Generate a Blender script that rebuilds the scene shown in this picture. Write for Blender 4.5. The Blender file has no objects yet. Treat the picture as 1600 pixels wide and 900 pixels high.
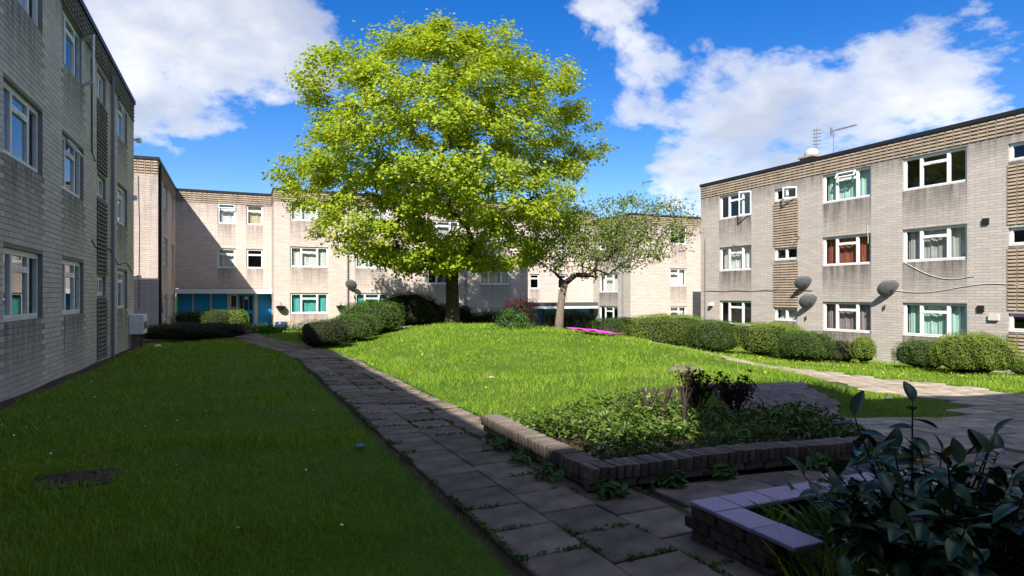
import bpy, bmesh, math, random
import numpy as np
from mathutils import Vector, Matrix
R = math.radians
random.seed(7); rng = np.random.default_rng(7)
scene = bpy.context.scene
col = scene.collection

# ------------------------------------------------------------------ camera, sky, sun, exposure
cd = bpy.data.cameras.new('camera'); cam = bpy.data.objects.new('camera', cd); col.objects.link(cam)
cam.location = (0, 0, 1.55); cam.rotation_euler = (R(90), 0, R(-23.7))
cd.sensor_width = 36; cd.lens = 36 * 980 / 1600; cd.shift_y = 11 / 1600; cd.clip_end = 12000; cd.clip_start = .05
scene.camera = cam
SUN_DX, SUN_DY = .70, 1.0                                  # metres the light travels for each metre it falls
elev = math.atan(1 / math.hypot(SUN_DX, SUN_DY))
sd = bpy.data.lights.new('sun', 'SUN'); sun = bpy.data.objects.new('sun', sd); col.objects.link(sun)
sd.energy = 3.7; sd.angle = R(.5); sd.color = (1, .96, .89)
sun.rotation_euler = Vector((SUN_DX, SUN_DY, -1)).to_track_quat('-Z', 'Y').to_euler()
sun.location = (-20, -25, 40)
world = bpy.data.worlds.new('World'); scene.world = world; world.use_nodes = True
wt = world.node_tree; wn = wt.nodes; wl = wt.links
for n in list(wn): wn.remove(n)
def N(t, kind, **kw):
    n = t.nodes.new(kind)
    for k, v in kw.items(): setattr(n, k, v)
    return n
def math_(t, op, a, b=None, clamp=False):
    n = N(t, 'ShaderNodeMath', operation=op, use_clamp=clamp)
    for i, v in enumerate((a, b)):
        if v is None: continue
        if isinstance(v, (int, float)): n.inputs[i].default_value = v
        else: t.links.new(v, n.inputs[i])
    return n.outputs[0]
def mixc(t, fac, a, b, blend='MIX'):
    n = N(t, 'ShaderNodeMix', data_type='RGBA', blend_type=blend)
    for i, v in ((0, fac), (6, a), (7, b)):
        if isinstance(v, (int, float)): n.inputs[i].default_value = v
        elif isinstance(v, tuple): n.inputs[i].default_value = (*v[:3], 1)
        else: t.links.new(v, n.inputs[i])
    return n.outputs[2]
def ramp(t, fac, stops):
    n = N(t, 'ShaderNodeValToRGB'); e = n.color_ramp.elements
    while len(e) < len(stops): e.new(.5)
    for el, (p, c) in zip(e, stops):
        el.position = p; el.color = (c, c, c, 1) if isinstance(c, (int, float)) else (*c, 1)
    t.links.new(fac, n.inputs[0]); return n.outputs[0]
def noise(t, vec, scale, detail=4, rough=.5, dist=0):
    n = N(t, 'ShaderNodeTexNoise'); n.inputs['Scale'].default_value = scale; n.inputs['Detail'].default_value = detail
    n.inputs['Roughness'].default_value = rough; n.inputs['Distortion'].default_value = dist
    if vec is not None: t.links.new(vec, n.inputs['Vector'])
    return n.outputs[0]
def mapping(t, vec, scale=(1, 1, 1), loc=(0, 0, 0)):
    n = N(t, 'ShaderNodeMapping'); n.inputs['Scale'].default_value = scale; n.inputs['Location'].default_value = loc
    t.links.new(vec, n.inputs['Vector']); return n.outputs[0]
sky = N(wt, 'ShaderNodeTexSky', sky_type='NISHITA', sun_disc=False)
sky.sun_elevation = elev; sky.sun_rotation = math.atan2(-SUN_DX, -SUN_DY); sky.ozone_density = 3.0; sky.air_density = 1.0; sky.dust_density = .3
hs = N(wt, 'ShaderNodeHueSaturation'); hs.inputs['Hue'].default_value = .515; hs.inputs['Saturation'].default_value = 1.42; hs.inputs['Value'].default_value = .50
wl.new(sky.outputs[0], hs.inputs['Color'])
tc = N(wt, 'ShaderNodeTexCoord')
sep = N(wt, 'ShaderNodeSeparateXYZ'); wl.new(tc.outputs['Generated'], sep.inputs[0])
den = math_(wt, 'ADD', math_(wt, 'MAXIMUM', sep.outputs[2], 0.0), .32)
cx = math_(wt, 'DIVIDE', sep.outputs[0], den); cy = math_(wt, 'DIVIDE', sep.outputs[1], den)
cmb = N(wt, 'ShaderNodeCombineXYZ'); wl.new(cx, cmb.inputs[0]); wl.new(cy, cmb.inputs[1])
CLOUD_OFF = (-10.266, 1.590, 1.938)
cv = mapping(wt, cmb.outputs[0], (1, 1, 1), CLOUD_OFF)
c_big = noise(wt, cv, 1.35, 10, .58, .15)
c_cov = ramp(wt, c_big, [(.52, 0.0), (.56, .7), (.64, 1.0)])
c_sh = noise(wt, mapping(wt, cmb.outputs[0], (1, 1, 1), (CLOUD_OFF[0] + .04, CLOUD_OFF[1] + .06, CLOUD_OFF[2])), 2.6, 6, .55)
c_col = mixc(wt, ramp(wt, c_sh, [(.35, 0.0), (.62, 1.0)]), (1.9, 2.05, 2.4), (3.35, 3.35, 3.35))
skyc = mixc(wt, c_cov, hs.outputs[0], c_col)
bg = N(wt, 'ShaderNodeBackground'); bg.inputs['Strength'].default_value = .15
wo = N(wt, 'ShaderNodeOutputWorld'); wl.new(skyc, bg.inputs['Color']); wl.new(bg.outputs[0], wo.inputs[0])
scene.view_settings.view_transform = 'Standard'; scene.view_settings.look = 'None'
scene.view_settings.gamma = 1; scene.view_settings.use_curve_mapping = False; scene.view_settings.exposure = 1.2

# ------------------------------------------------------------------ helpers
def mesh_obj(name, verts, faces, mat, parent=None, smooth=False, loc=None, rot=None, mats=None, fmat=None):
    me = bpy.data.meshes.new(name); me.from_pydata(verts, [], faces); me.update()
    for m in (mats or [mat]): me.materials.append(m)
    if fmat is not None: me.polygons.foreach_set('material_index', fmat)
    if smooth: me.polygons.foreach_set('use_smooth', [True] * len(me.polygons))
    return link(name, me, parent, loc, rot)
def link(name, me, parent=None, loc=None, rot=None):
    o = bpy.data.objects.new(name, me); col.objects.link(o); o.parent = parent
    if loc is not None: o.location = loc
    if rot is not None: o.rotation_euler = rot
    return o
def thing(name, label, cat, loc=(0, 0, 0), rz=0, group=None):
    o = bpy.data.objects.new(name, None); col.objects.link(o); o.location = loc; o.rotation_euler = (0, 0, rz)
    return tag(o, label, cat, group)
def tag(o, label, cat, group=None):
    o['label'] = label; o['category'] = cat
    if group: o['group'] = group
    return o
def kind(o, k): o['kind'] = k; return o
class MB:
    def __init__(s): s.v = []; s.f = []; s.m = []
    def box(s, a, b, mi=0):
        i = len(s.v); (x0, y0, z0), (x1, y1, z1) = a, b
        s.v += [(x0, y0, z0), (x1, y0, z0), (x1, y1, z0), (x0, y1, z0), (x0, y0, z1), (x1, y0, z1), (x1, y1, z1), (x0, y1, z1)]
        s.f += [(i, i+3, i+2, i+1), (i+4, i+5, i+6, i+7), (i, i+1, i+5, i+4), (i+1, i+2, i+6, i+5), (i+2, i+3, i+7, i+6), (i+3, i, i+4, i+7)]
        s.m += [mi] * 6; return s
    def quad(s, p, mi=0):
        i = len(s.v); s.v += list(p); s.f.append(tuple(range(i, i + len(p)))); s.m.append(mi); return s
    def tube(s, pts, rad, n=6, mi=0, cap=True):
        pts = [Vector(p) for p in pts]; rings = []
        rads = rad if isinstance(rad, (list, tuple)) else [rad] * len(pts)
        for k, p in enumerate(pts):
            d = (pts[min(k+1, len(pts)-1)] - pts[max(k-1, 0)]).normalized()
            a = d.orthogonal().normalized() if abs(d.z) > .9 else d.cross(Vector((0, 0, 1))).normalized()
            b = d.cross(a); i = len(s.v)
            s.v += [tuple(p + (a * math.cos(t) + b * math.sin(t)) * rads[k]) for t in [2*math.pi*j/n for j in range(n)]]
            rings.append(i)
        for r0, r1 in zip(rings, rings[1:]):
            for j in range(n): s.f.append((r0+j, r0+(j+1) % n, r1+(j+1) % n, r1+j)); s.m.append(mi)
        if cap:
            s.f.append(tuple(rings[0]+j for j in range(n))[::-1]); s.m.append(mi)
            s.f.append(tuple(rings[-1]+j for j in range(n))); s.m.append(mi)
        return s
    def lathe(s, prof, n=16, c=(0, 0, 0), mi=0):
        i = len(s.v)
        for r, z in prof: s.v += [(c[0]+r*math.cos(2*math.pi*j/n), c[1]+r*math.sin(2*math.pi*j/n), c[2]+z) for j in range(n)]
        for k in range(len(prof)-1):
            for j in range(n): s.f.append((i+k*n+j, i+k*n+(j+1) % n, i+(k+1)*n+(j+1) % n, i+(k+1)*n+j)); s.m.append(mi)
        return s
    def mesh(s, name, mats, smooth=False):
        me = bpy.data.meshes.new(name); me.from_pydata(s.v, [], s.f); me.update()
        for m in (mats if isinstance(mats, (list, tuple)) else [mats]): me.materials.append(m)
        me.polygons.foreach_set('material_index', s.m)
        if smooth: me.polygons.foreach_set('use_smooth', [True] * len(s.f))
        return me
    def build(s, name, mats, parent=None, smooth=False, loc=None, rot=None): return link(name, s.mesh(name, mats, smooth), parent, loc, rot)
def bevel_box(name, size, mat, bev=.006, jit=0, seed=0):
    bm = bmesh.new(); bmesh.ops.create_cube(bm, size=1)
    rr = random.Random(seed)
    for v in bm.verts:
        v.co = Vector((v.co.x*size[0], v.co.y*size[1], v.co.z*size[2])) + Vector([rr.uniform(-jit, jit) for _ in range(3)])
    top = [e for e in bm.edges if any(v.co.z > 0 for v in e.verts)]
    bmesh.ops.bevel(bm, geom=top, offset=bev, segments=1, affect='EDGES')
    me = bpy.data.meshes.new(name); bm.to_mesh(me); bm.free(); me.materials.append(mat); return me
def np_mesh(name, v, tris, mat, parent=None, attr=None):
    me = bpy.data.meshes.new(name); nv, nf = len(v), len(tris)
    me.vertices.add(nv); me.vertices.foreach_set('co', np.ascontiguousarray(v, dtype=np.float32).ravel())
    me.loops.add(nf*3); me.loops.foreach_set('vertex_index', np.ascontiguousarray(tris, dtype=np.int32).ravel())
    me.polygons.add(nf); me.polygons.foreach_set('loop_start', np.arange(0, nf*3, 3, dtype=np.int32))
    me.update(calc_edges=True)
    if attr is not None:
        a = me.attributes.new('rnd', 'FLOAT', 'POINT'); a.data.foreach_set('value', np.ascontiguousarray(attr, dtype=np.float32))
    me.materials.append(mat)
    return link(name, me, parent)
def norm(a): return a / (np.linalg.norm(a, axis=1, keepdims=True) + 1e-9)
def leaf_arrays(c, nrm, size, asp=.55, fold=.15):
    """folded four-cornered leaves: two triangles each"""
    n = len(c); nrm = norm(nrm); t = norm(np.cross(nrm, rng.normal(size=(n, 3)))); b = np.cross(nrm, t)
    L = size[:, None]; W = L * asp
    v = np.stack([c - t*L*.5, c + b*W*.5 + nrm*L*fold, c + t*L*.5 - nrm*L*.1, c - b*W*.5 + nrm*L*fold], 1).reshape(-1, 3)
    i = np.arange(n)[:, None] * 4
    f = np.stack([np.hstack([i, i+1, i+2]), np.hstack([i, i+2, i+3])], 1).reshape(-1, 3)
    return v, f, np.repeat(rng.random(n), 4)
def ss(a, b, x):
    t = np.clip((x - a) / (b - a), 0, 1); return t*t*(3 - 2*t)
def ground(x, y):
    x = np.asarray(x, float); y = np.asarray(y, float)
    z = -.013 * np.clip(y - 2, 0, 60) - .045 * np.clip(x - 4, 0, 22)
    r = np.sqrt(((x - 9.8) / 6.6)**2 + ((y - 22) / 15.5)**2)
    z = z + .80 * (1 - ss(.25, 1.0, r))
    z = z + .42 * ss(6.15, 6.9, y) * (1 - ss(8.0, 10.0, x)) * ss(3.6, 6.2, x) * (1 - ss(7.5, 13, y))
    z = z + .025 * np.sin(x*1.3 + y*.7) * np.sin(y*.9 - x*.4) * ss(5, 12, np.hypot(x, y))
    return z
def G(x, y): return float(ground(x, y))
def path_shift(y): return -1.9 * float(ss(16.5, 34, y))

# ------------------------------------------------------------------ materials
def mat(name, color, rough=.7, spec=.3, metal=0, var=0, vscale=8, bump=0, bscale=60, rand=0):
    m = bpy.data.materials.new(name); m.use_nodes = True; t = m.node_tree; p = t.nodes['Principled BSDF']
    p.inputs['Roughness'].default_value = rough; p.inputs['Specular IOR Level'].default_value = spec; p.inputs['Metallic'].default_value = metal
    c = None; tcn = N(t, 'ShaderNodeTexCoord')
    if var:
        f = ramp(t, noise(t, tcn.outputs['Object'], vscale, 5, .6), [(.3, 0.0), (.7, 1.0)])
        c = mixc(t, f, tuple(x*(1-var) for x in color), tuple(min(1, x*(1+var)) for x in color))
    if rand:
        oi = N(t, 'ShaderNodeObjectInfo'); g = math_(t, 'ADD', math_(t, 'MULTIPLY', oi.outputs['Random'], 2*rand), 1-rand)
        cc = N(t, 'ShaderNodeCombineXYZ'); [t.links.new(g, cc.inputs[i]) for i in range(3)]
        c = mixc(t, 1.0, c if c is not None else color, cc.outputs[0], 'MULTIPLY')
    if c is None: p.inputs['Base Color'].default_value = (*color, 1)
    else: t.links.new(c, p.inputs['Base Color'])
    if bump:
        b = N(t, 'ShaderNodeBump'); b.inputs['Strength'].default_value = bump; b.inputs['Distance'].default_value = .01
        t.links.new(noise(t, tcn.outputs['Object'], bscale, 4, .6), b.inputs['Height']); t.links.new(b.outputs[0], p.inputs['Normal'])
    return m
def leaf_mat(name, c1, c2, trans=.35, rough=.55, spec=.3, dry=None):
    m = bpy.data.materials.new(name); m.use_nodes = True; t = m.node_tree; p = t.nodes['Principled BSDF']
    at = N(t, 'ShaderNodeAttribute', attribute_name='rnd')
    tcn = N(t, 'ShaderNodeTexCoord')
    f = math_(t, 'ADD', math_(t, 'MULTIPLY', at.outputs['Fac'], .6), math_(t, 'MULTIPLY', noise(t, tcn.outputs['Object'], .8, 2), .4))
    c = mixc(t, f, c1, c2)
    if dry: c = mixc(t, ramp(t, math_(t, 'ADD', noise(t, tcn.outputs['Object'], .55, 5, .65), math_(t, 'MULTIPLY', at.outputs['Fac'], .22)), [(.62, 0.0), (.84, .5)]), c, dry)
    t.links.new(c, p.inputs['Base Color'])
    p.inputs['Roughness'].default_value = rough; p.inputs['Specular IOR Level'].default_value = spec
    tr = N(t, 'ShaderNodeBsdfTranslucent'); t.links.new(mixc(t, 1.0, c, (1.25, 1.15, .5), 'MULTIPLY'), tr.inputs[0])
    mx = N(t, 'ShaderNodeMixShader'); mx.inputs[0].default_value = trans
    t.links.new(p.outputs[0], mx.inputs[1]); t.links.new(tr.outputs[0], mx.inputs[2])
    t.links.new(mx.outputs[0], t.nodes['Material Output'].inputs[0]); return m
def brick_mat(name, base, dirt=.5, geo=False):
    """long thin concrete bricks on UV metres, streaked with dirt; 'stain' attribute marks grime below sills"""
    m = bpy.data.materials.new(name); m.use_nodes = True; t = m.node_tree; p = t.nodes['Principled BSDF']
    p.inputs['Roughness'].default_value = .9; p.inputs['Specular IOR Level'].default_value = .15
    uv = N(t, 'ShaderNodeUVMap').outputs[0]
    if not geo:
        b = N(t, 'ShaderNodeTexBrick'); b.offset = .5
        b.inputs['Scale'].default_value = 1; b.inputs['Brick Width'].default_value = .42; b.inputs['Row Height'].default_value = .1
        b.inputs['Mortar Size'].default_value = .008; b.inputs['Mortar Smooth'].default_value = .2; b.inputs['Bias'].default_value = 0
        b.inputs['Color1'].default_value = (*[x*.9 for x in base], 1); b.inputs['Color2'].default_value = (*[min(1, x*1.08) for x in base], 1)
        b.inputs['Mortar'].default_value = (*[x*.62 for x in base], 1); t.links.new(uv, b.inputs['Vector'])
        c = b.outputs['Color']
    else:
        at = N(t, 'ShaderNodeAttribute', attribute_name='tint'); c = mixc(t, at.outputs['Fac'], tuple(x*.9 for x in base), tuple(x*1.1 for x in base))
    c = mixc(t, ramp(t, noise(t, mapping(t, uv, (1.6, 9, 1)), 1.0, 5, .65), [(.35, 0.0), (.75, .25)]), c, tuple(x*.5 for x in base))
    st = N(t, 'ShaderNodeAttribute', attribute_name='stain').outputs['Fac']
    streak = ramp(t, noise(t, mapping(t, uv, (5, .5, 1)), 1.0, 5, .6), [(.3, .3), (.65, 1.0)])
    f = math_(t, 'MULTIPLY', math_(t, 'MULTIPLY', st, streak), dirt, True)
    c = mixc(t, f, c, (.06, .052, .045))
    big = ramp(t, noise(t, mapping(t, uv, (.35, .3, 1)), 1.0, 4, .6), [(.35, 0.0), (.7, .22)])
    c = mixc(t, big, c, tuple(x*.6 for x in base)); t.links.new(c, p.inputs['Base Color'])
    bp = N(t, 'ShaderNodeBump'); bp.inputs['Distance'].default_value = .012; bp.inputs['Strength'].default_value = .7
    fine = noise(t, mapping(t, uv, (14, 40, 1)), 1.0, 4, .6)
    if not geo:
        h = math_(t, 'ADD', math_(t, 'MULTIPLY', b.outputs['Fac'], -1.0), math_(t, 'MULTIPLY', fine, .5))
    else: h = math_(t, 'MULTIPLY', fine, .6)
    t.links.new(h, bp.inputs['Height']); t.links.new(bp.outputs[0], p.inputs['Normal']); return m
def glass_mat():
    m = bpy.data.materials.new('window_glass'); m.use_nodes = True; t = m.node_tree
    t.nodes.remove(t.nodes['Principled BSDF'])
    tr = N(t, 'ShaderNodeBsdfTransparent'); tr.inputs[0].default_value = (.95, .97, .96, 1)
    gl = N(t, 'ShaderNodeBsdfGlossy'); gl.inputs['Roughness'].default_value = .015; gl.inputs[0].default_value = (.95, .97, 1, 1)
    fr = N(t, 'ShaderNodeFresnel'); fr.inputs[0].default_value = 1.6; ge = N(t, 'ShaderNodeNewGeometry')   # only the outer face of a pane reflects
    fac = math_(t, 'MULTIPLY', fr.outputs[0], math_(t, 'SUBTRACT', 1.0, ge.outputs['Backfacing']))
    mx = N(t, 'ShaderNodeMixShader'); t.links.new(fac, mx.inputs[0]); t.links.new(tr.outputs[0], mx.inputs[1]); t.links.new(gl.outputs[0], mx.inputs[2])
    t.links.new(mx.outputs[0], t.nodes['Material Output'].inputs[0]); return m
def ground_mat():
    m = bpy.data.materials.new('lawn_ground'); m.use_nodes = True; t = m.node_tree; p = t.nodes['Principled BSDF']
    p.inputs['Roughness'].default_value = .95; p.inputs['Specular IOR Level'].default_value = .1
    tcn = N(t, 'ShaderNodeTexCoord').outputs['Object']
    g = mixc(t, ramp(t, noise(t, tcn, 1.2, 5, .6), [(.3, 0.0), (.7, 1.0)]), (.07, .14, .012), (.12, .2, .02))
    g = mixc(t, ramp(t, noise(t, tcn, 30, 4, .7), [(.4, 0.0), (.75, .6)]), g, (.03, .05, .012))
    s = mixc(t, noise(t, tcn, 12, 5, .7), (.05, .036, .024), (.12, .09, .06))
    so = N(t, 'ShaderNodeAttribute', attribute_name='soil').outputs['Fac']
    f = ramp(t, math_(t, 'ADD', so, math_(t, 'MULTIPLY', math_(t, 'SUBTRACT', noise(t, tcn, 5, 4), .5), .7)), [(.42, 0.0), (.58, 1.0)])
    t.links.new(mixc(t, f, g, s), p.inputs['Base Color'])
    b = N(t, 'ShaderNodeBump'); b.inputs['Strength'].default_value = .8; b.inputs['Distance'].default_value = .04
    t.links.new(noise(t, tcn, 25, 5, .7), b.inputs['Height']); t.links.new(b.outputs[0], p.inputs['Normal']); return m

M_ground = ground_mat()
M_left = brick_mat('grey_brick_shaded_block', (.70, .615, .53), .85, geo=True)
M_leftback = mat('mortar', (.26, .235, .21), .95)
M_rear = brick_mat('pinkish_brick', (.72, .60, .525), .65)
M_right = brick_mat('grey_brick', (.56, .49, .43), .95)
M_relief = mat('relief_concrete', (.38, .30, .22), .9, .15, var=.25, vscale=2, bump=.3)
M_relief_l = mat('relief_concrete_grey', (.24, .215, .19), .9, .15, var=.25, vscale=2, bump=.3)
M_fascia = mat('black_roof_edge', (.018, .018, .022), .5)
M_roof = mat('roof_felt', (.08, .08, .085), .9)
M_room = mat('dim_room', (.06, .057, .052), .9, var=.4, vscale=.7)  # darkness of the unlit rooms is put into this wall colour
M_upvc = mat('white_upvc', (.80, .80, .78), .35, .5, var=.05, vscale=3)
M_upvc_old = mat('weathered_white_upvc', (.78, .78, .75), .5, .4, var=.15, vscale=6)
M_glass = glass_mat()
M_sill = mat('grey_concrete_sill', (.2, .185, .17), .9, var=.3)
CUR = {k: mat('curtain_' + k, c, .9, .1, var=.12, vscale=5) for k, c in dict(net=(.6, .6, .58), teal=(.10, .38, .36), mauve=(.30, .23, .24), rust=(.28, .09, .06), mint=(.42, .58, .52), grey=(.4, .38, .37), cream=(.5, .45, .3)).items()}
M_blue = mat('blue_painted_panel', (.012, .33, .72), .45, .4, var=.08, vscale=2)
M_white = mat('white_paint', (.75, .75, .73), .5)
M_cream = mat('cream_paint', (.62, .6, .53), .5)
M_black = mat('black_metal', (.02, .02, .022), .4)
M_pipe = mat('grey_pipe', (.2, .21, .22), .5)
M_dish = mat('grey_dish', (.11, .115, .12), .5, .3, var=.1)
M_cable = mat('cable_white', (.6, .58, .54), .6)
M_cabled = mat('cable_dark', (.05, .045, .04), .6)
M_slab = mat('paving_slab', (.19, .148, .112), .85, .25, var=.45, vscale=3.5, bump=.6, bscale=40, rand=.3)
M_slab_buff = mat('buff_paving', (.36, .30, .225), .9, .2, var=.35, vscale=3, bump=.35, rand=.18)  # paler buff slabs of the right-hand paving
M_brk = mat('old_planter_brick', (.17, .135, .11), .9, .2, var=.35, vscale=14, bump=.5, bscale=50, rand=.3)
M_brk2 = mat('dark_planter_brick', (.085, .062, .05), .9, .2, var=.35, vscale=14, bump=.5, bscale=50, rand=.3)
M_cob = mat('mauve_paving_brick', (.26, .205, .19), .85, .25, var=.25, vscale=9, bump=.4, rand=.2)
M_tile = mat('glazed_mauve_tile', (.31, .22, .33), .42, .4, var=.10, vscale=6, rand=.1)
M_soil = mat('soil', (.055, .04, .028), .95, .1, var=.4, vscale=10, bump=.8, bscale=25)
M_bark = mat('maple_bark', (.085, .062, .045), .95, .1, var=.4, vscale=9, bump=1.0, bscale=22)
M_bark2 = mat('pale_bark', (.19, .15, .115), .9, .1, var=.3, vscale=8, bump=.8, bscale=20)
M_twig = mat('dark_twig', (.05, .035, .028), .9)
M_maple = leaf_mat('maple_leaf', (.16, .31, .018), (.54, .58, .045), .46)
M_cherry = leaf_mat('small_tree_leaf', (.09, .17, .025), (.24, .27, .06), .3)
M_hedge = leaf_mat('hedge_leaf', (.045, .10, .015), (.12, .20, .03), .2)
M_hedge_l = leaf_mat('lit_hedge_leaf', (.11, .19, .02), (.30, .38, .045), .25)  # hedge leaf with sunlit yellow-green put into its colour
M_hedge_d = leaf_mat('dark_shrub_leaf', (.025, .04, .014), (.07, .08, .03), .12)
M_redleaf = leaf_mat('dark_red_leaf', (.06, .018, .02), (.13, .04, .035), .2)
M_cover = leaf_mat('ground_cover_leaf', (.035, .09, .012), (.16, .23, .03), .22, .4, .4)
M_bronze = leaf_mat('bronze_shoot_leaf', (.035, .03, .018), (.09, .06, .03), .2)
M_weed = leaf_mat('weed_leaf', (.04, .11, .02), (.09, .2, .035), .25)
M_grass = leaf_mat('grass_blade', (.10, .235, .012), (.32, .46, .035), .3, .5, .25, (.34, .30, .10))
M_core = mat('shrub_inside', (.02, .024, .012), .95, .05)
M_camel = mat('camellia_leaf', (.03, .075, .02), .33, .45, var=.3, vscale=7, rand=.35)
M_camel_y = mat('yellowing_leaf', (.24, .22, .05), .4, .4, var=.3, vscale=7)
M_pink = mat('magenta_cloth', (.62, .06, .46), .85, .2, var=.1)
M_petal_w = mat('white_petal', (.8, .8, .78), .7); M_petal_y = mat('yellow_petal', (.8, .6, .03), .7); M_petal_r = mat('red_petal', (.6, .05, .08), .7)
M_bluegl = mat('blue_glazed_pot', (.03, .05, .2), .25, .5)

# ------------------------------------------------------------------ terrain
def soil_mask(x, y):
    s = ss(-2.95, -3.2, x) * (y < 32)
    s = np.maximum(s, ((x > 2.6) & (x < 6.2) & (y > 4.3) & (y < 6.4)) * 1.0)
    s = np.maximum(s, ((x > 1.35 + 0*x) & (x < 2.95) & (y < 17)) * .75)
    s = np.maximum(s, ((x > 2.5) & (y < 4.4)) * .75)
    s = np.maximum(s, .9 * (1 - ss(.2, .5, np.hypot((x - 7.97), (y - 9.77)))))
    s = np.maximum(s, .6 * (1 - ss(.3, .9, np.hypot((x - 5.2) / 1.6, (y - 7.1)))))
    s = np.maximum(s, ((x > 6.1) & (x < 15.3) & (y < 6.1)) * .75); s = np.maximum(s, ((x > 11.9) & (x < 15.35) & (y < 24)) * .6)
    return s
xs = np.concatenate([[-900, -300, -90, -30], np.arange(-14, 34.01, .25), [50, 120, 300, 900]])
ys = np.concatenate([[-900, -300, -90, -30], np.arange(-6, 44.01, .25), [60, 120, 300, 900]])
X, Y = np.meshgrid(xs, ys); Z = ground(X, Y); nx, ny = len(xs), len(ys)
idx = np.arange(nx*ny).reshape(ny, nx)
quads = np.stack([idx[:-1, :-1], idx[:-1, 1:], idx[1:, 1:], idx[1:, :-1]], -1).reshape(-1, 4)
tri = np.concatenate([quads[:, [0, 1, 2]], quads[:, [0, 2, 3]]])
g = np_mesh('ground', np.stack([X, Y, Z], -1).reshape(-1, 3), tri, M_ground)
a = g.data.attributes.new('soil', 'FLOAT', 'POINT'); a.data.foreach_set('value', soil_mask(X, Y).ravel().astype(np.float32))
g.data.polygons.foreach_set('use_smooth', [True]*len(g.data.polygons)); kind(g, 'structure')

# ------------------------------------------------------------------ windows and facades
WCACHE = {}
def win_layout(k, w, h):
    """list of light rectangles (x0,x1,z0,z1)"""
    if k == '3': a, b, t = .29*w, .71*w, .73*h; return [(0, a, 0, h), (a, b, 0, t), (a, b, t, h), (b, w, 0, h)]
    if k == '2': return [(0, w/2, 0, h), (w/2, w, 0, h)]
    if k == 't': t = .70*h; return [(0, w, 0, t), (0, w, t, h)]
    if k == '2t': t = .72*h; return [(0, .55*w, 0, t), (0, .55*w, t, h), (.55*w, w, 0, h)]
    return [(0, w, 0, h)]
def window(parent, loc, ang, k, w, h, frame, curtain=None, opened=None, drop=1.0):
    key = (k, round(w, 2), round(h, 2), frame.name); lights = win_layout(k, w, h)
    if key not in WCACHE:
        m = MB(); o = .045
        m.box((0, 0, 0), (o, .07, h)).box((w-o, 0, 0), (w, .07, h)).box((o, 0, 0), (w-o, .07, o)).box((o, 0, h-o), (w-o, .07, h))
        panes = []
        for (x0, x1, z0, z1) in lights:
            a0 = x0 + (o+.002 if x0 == 0 else .002); a1 = x1 - (o+.002 if x1 == w else .002)
            b0 = z0 + (o+.002 if z0 == 0 else .002); b1 = z1 - (o+.002 if z1 == h else .002); q = .052
            m.box((a0, -.012, b0), (a0+q, .06, b1)).box((a1-q, -.012, b0), (a1, .06, b1)).box((a0+q, -.012, b0), (a1-q, .06, b0+q)).box((a0+q, -.012, b1-q), (a1-q, .06, b1))
            panes.append(MB().box((a0+q-.004, .025, b0+q-.004), (a1-q+.004, .033, b1-q+.004)).mesh('pane', M_glass))
            if (z1-z0) > .5*h and k != 't': m.box(((a0+a1)/2-.14, -.022, b1-.03), ((a0+a1)/2+.14, -.012, b1-.012))   # trickle vent hood
        WCACHE[key] = (m.mesh('window', frame), panes, MB().box((-.05, -.05, -.05), (w+.05, .06, -.002)).mesh('sill', M_sill))
    wm, panes, sl = WCACHE[key]
    o = link('window', wm, parent, loc, (0, 0, ang))
    for p in panes: link('pane', p, o)
    link('sill', sl, o)
    if curtain:
        n = max(8, int(w/.035)); v = []; f = []
        for i in range(n+1):
            x = .05 + (w-.1)*i/n; y = .2 + .014*math.sin(i*1.7+.5*math.sin(i*.37)) + .014*math.sin(i*.6+w)
            v += [(x, y, .04 + (1-drop)*h), (x, y + .015*math.sin(i*.9), h-.03)]
        f = [(2*i, 2*i+2, 2*i+3, 2*i+1) for i in range(n)]
        if curtain == 'gap':      # pair of curtains drawn to the sides
            f = [q for i, q in enumerate(f) if not .3 < i/n < .7]; curtain = 'grey'
        mesh_obj('curtain', v, f, CUR[curtain], o, smooth=True)
    if opened:
        x0, x1, z0, z1 = lights[2 if (opened == 'top' and k == '3') else 1 if opened == 'top' else -1]; ww, hh = x1-x0-.06, z1-z0-.06
        s = MB(); q = .055
        if opened == 'top':       # hinged along its head
            s.box((0, 0, -hh), (q, .04, 0)).box((ww-q, 0, -hh), (ww, .04, 0)).box((q, 0, -q), (ww-q, .04, 0)).box((q, 0, -hh), (ww-q, .04, -hh+q)).box((q, .015, -hh+q), (ww-q, .023, -q), 1)
            s.build('open_sash', [frame, M_glass], o, loc=(x0+.03, -.06, z1-.03), rot=(R(-32), 0, 0))
        else:                     # hinged on its outer side
            s.box((-ww, 0, 0), (-ww+q, .04, hh)).box((-q, 0, 0), (0, .04, hh)).box((-ww+q, 0, 0), (-q, .04, q)).box((-ww+q, 0, hh-q), (-q, .04, hh)).box((-ww+q, .015, q), (-q, .023, hh-q), 1)
            s.build('open_sash', [frame, M_glass], o, loc=(x1-.03, -.06, z0+.03), rot=(0, 0, R(38)))
    return o
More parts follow.
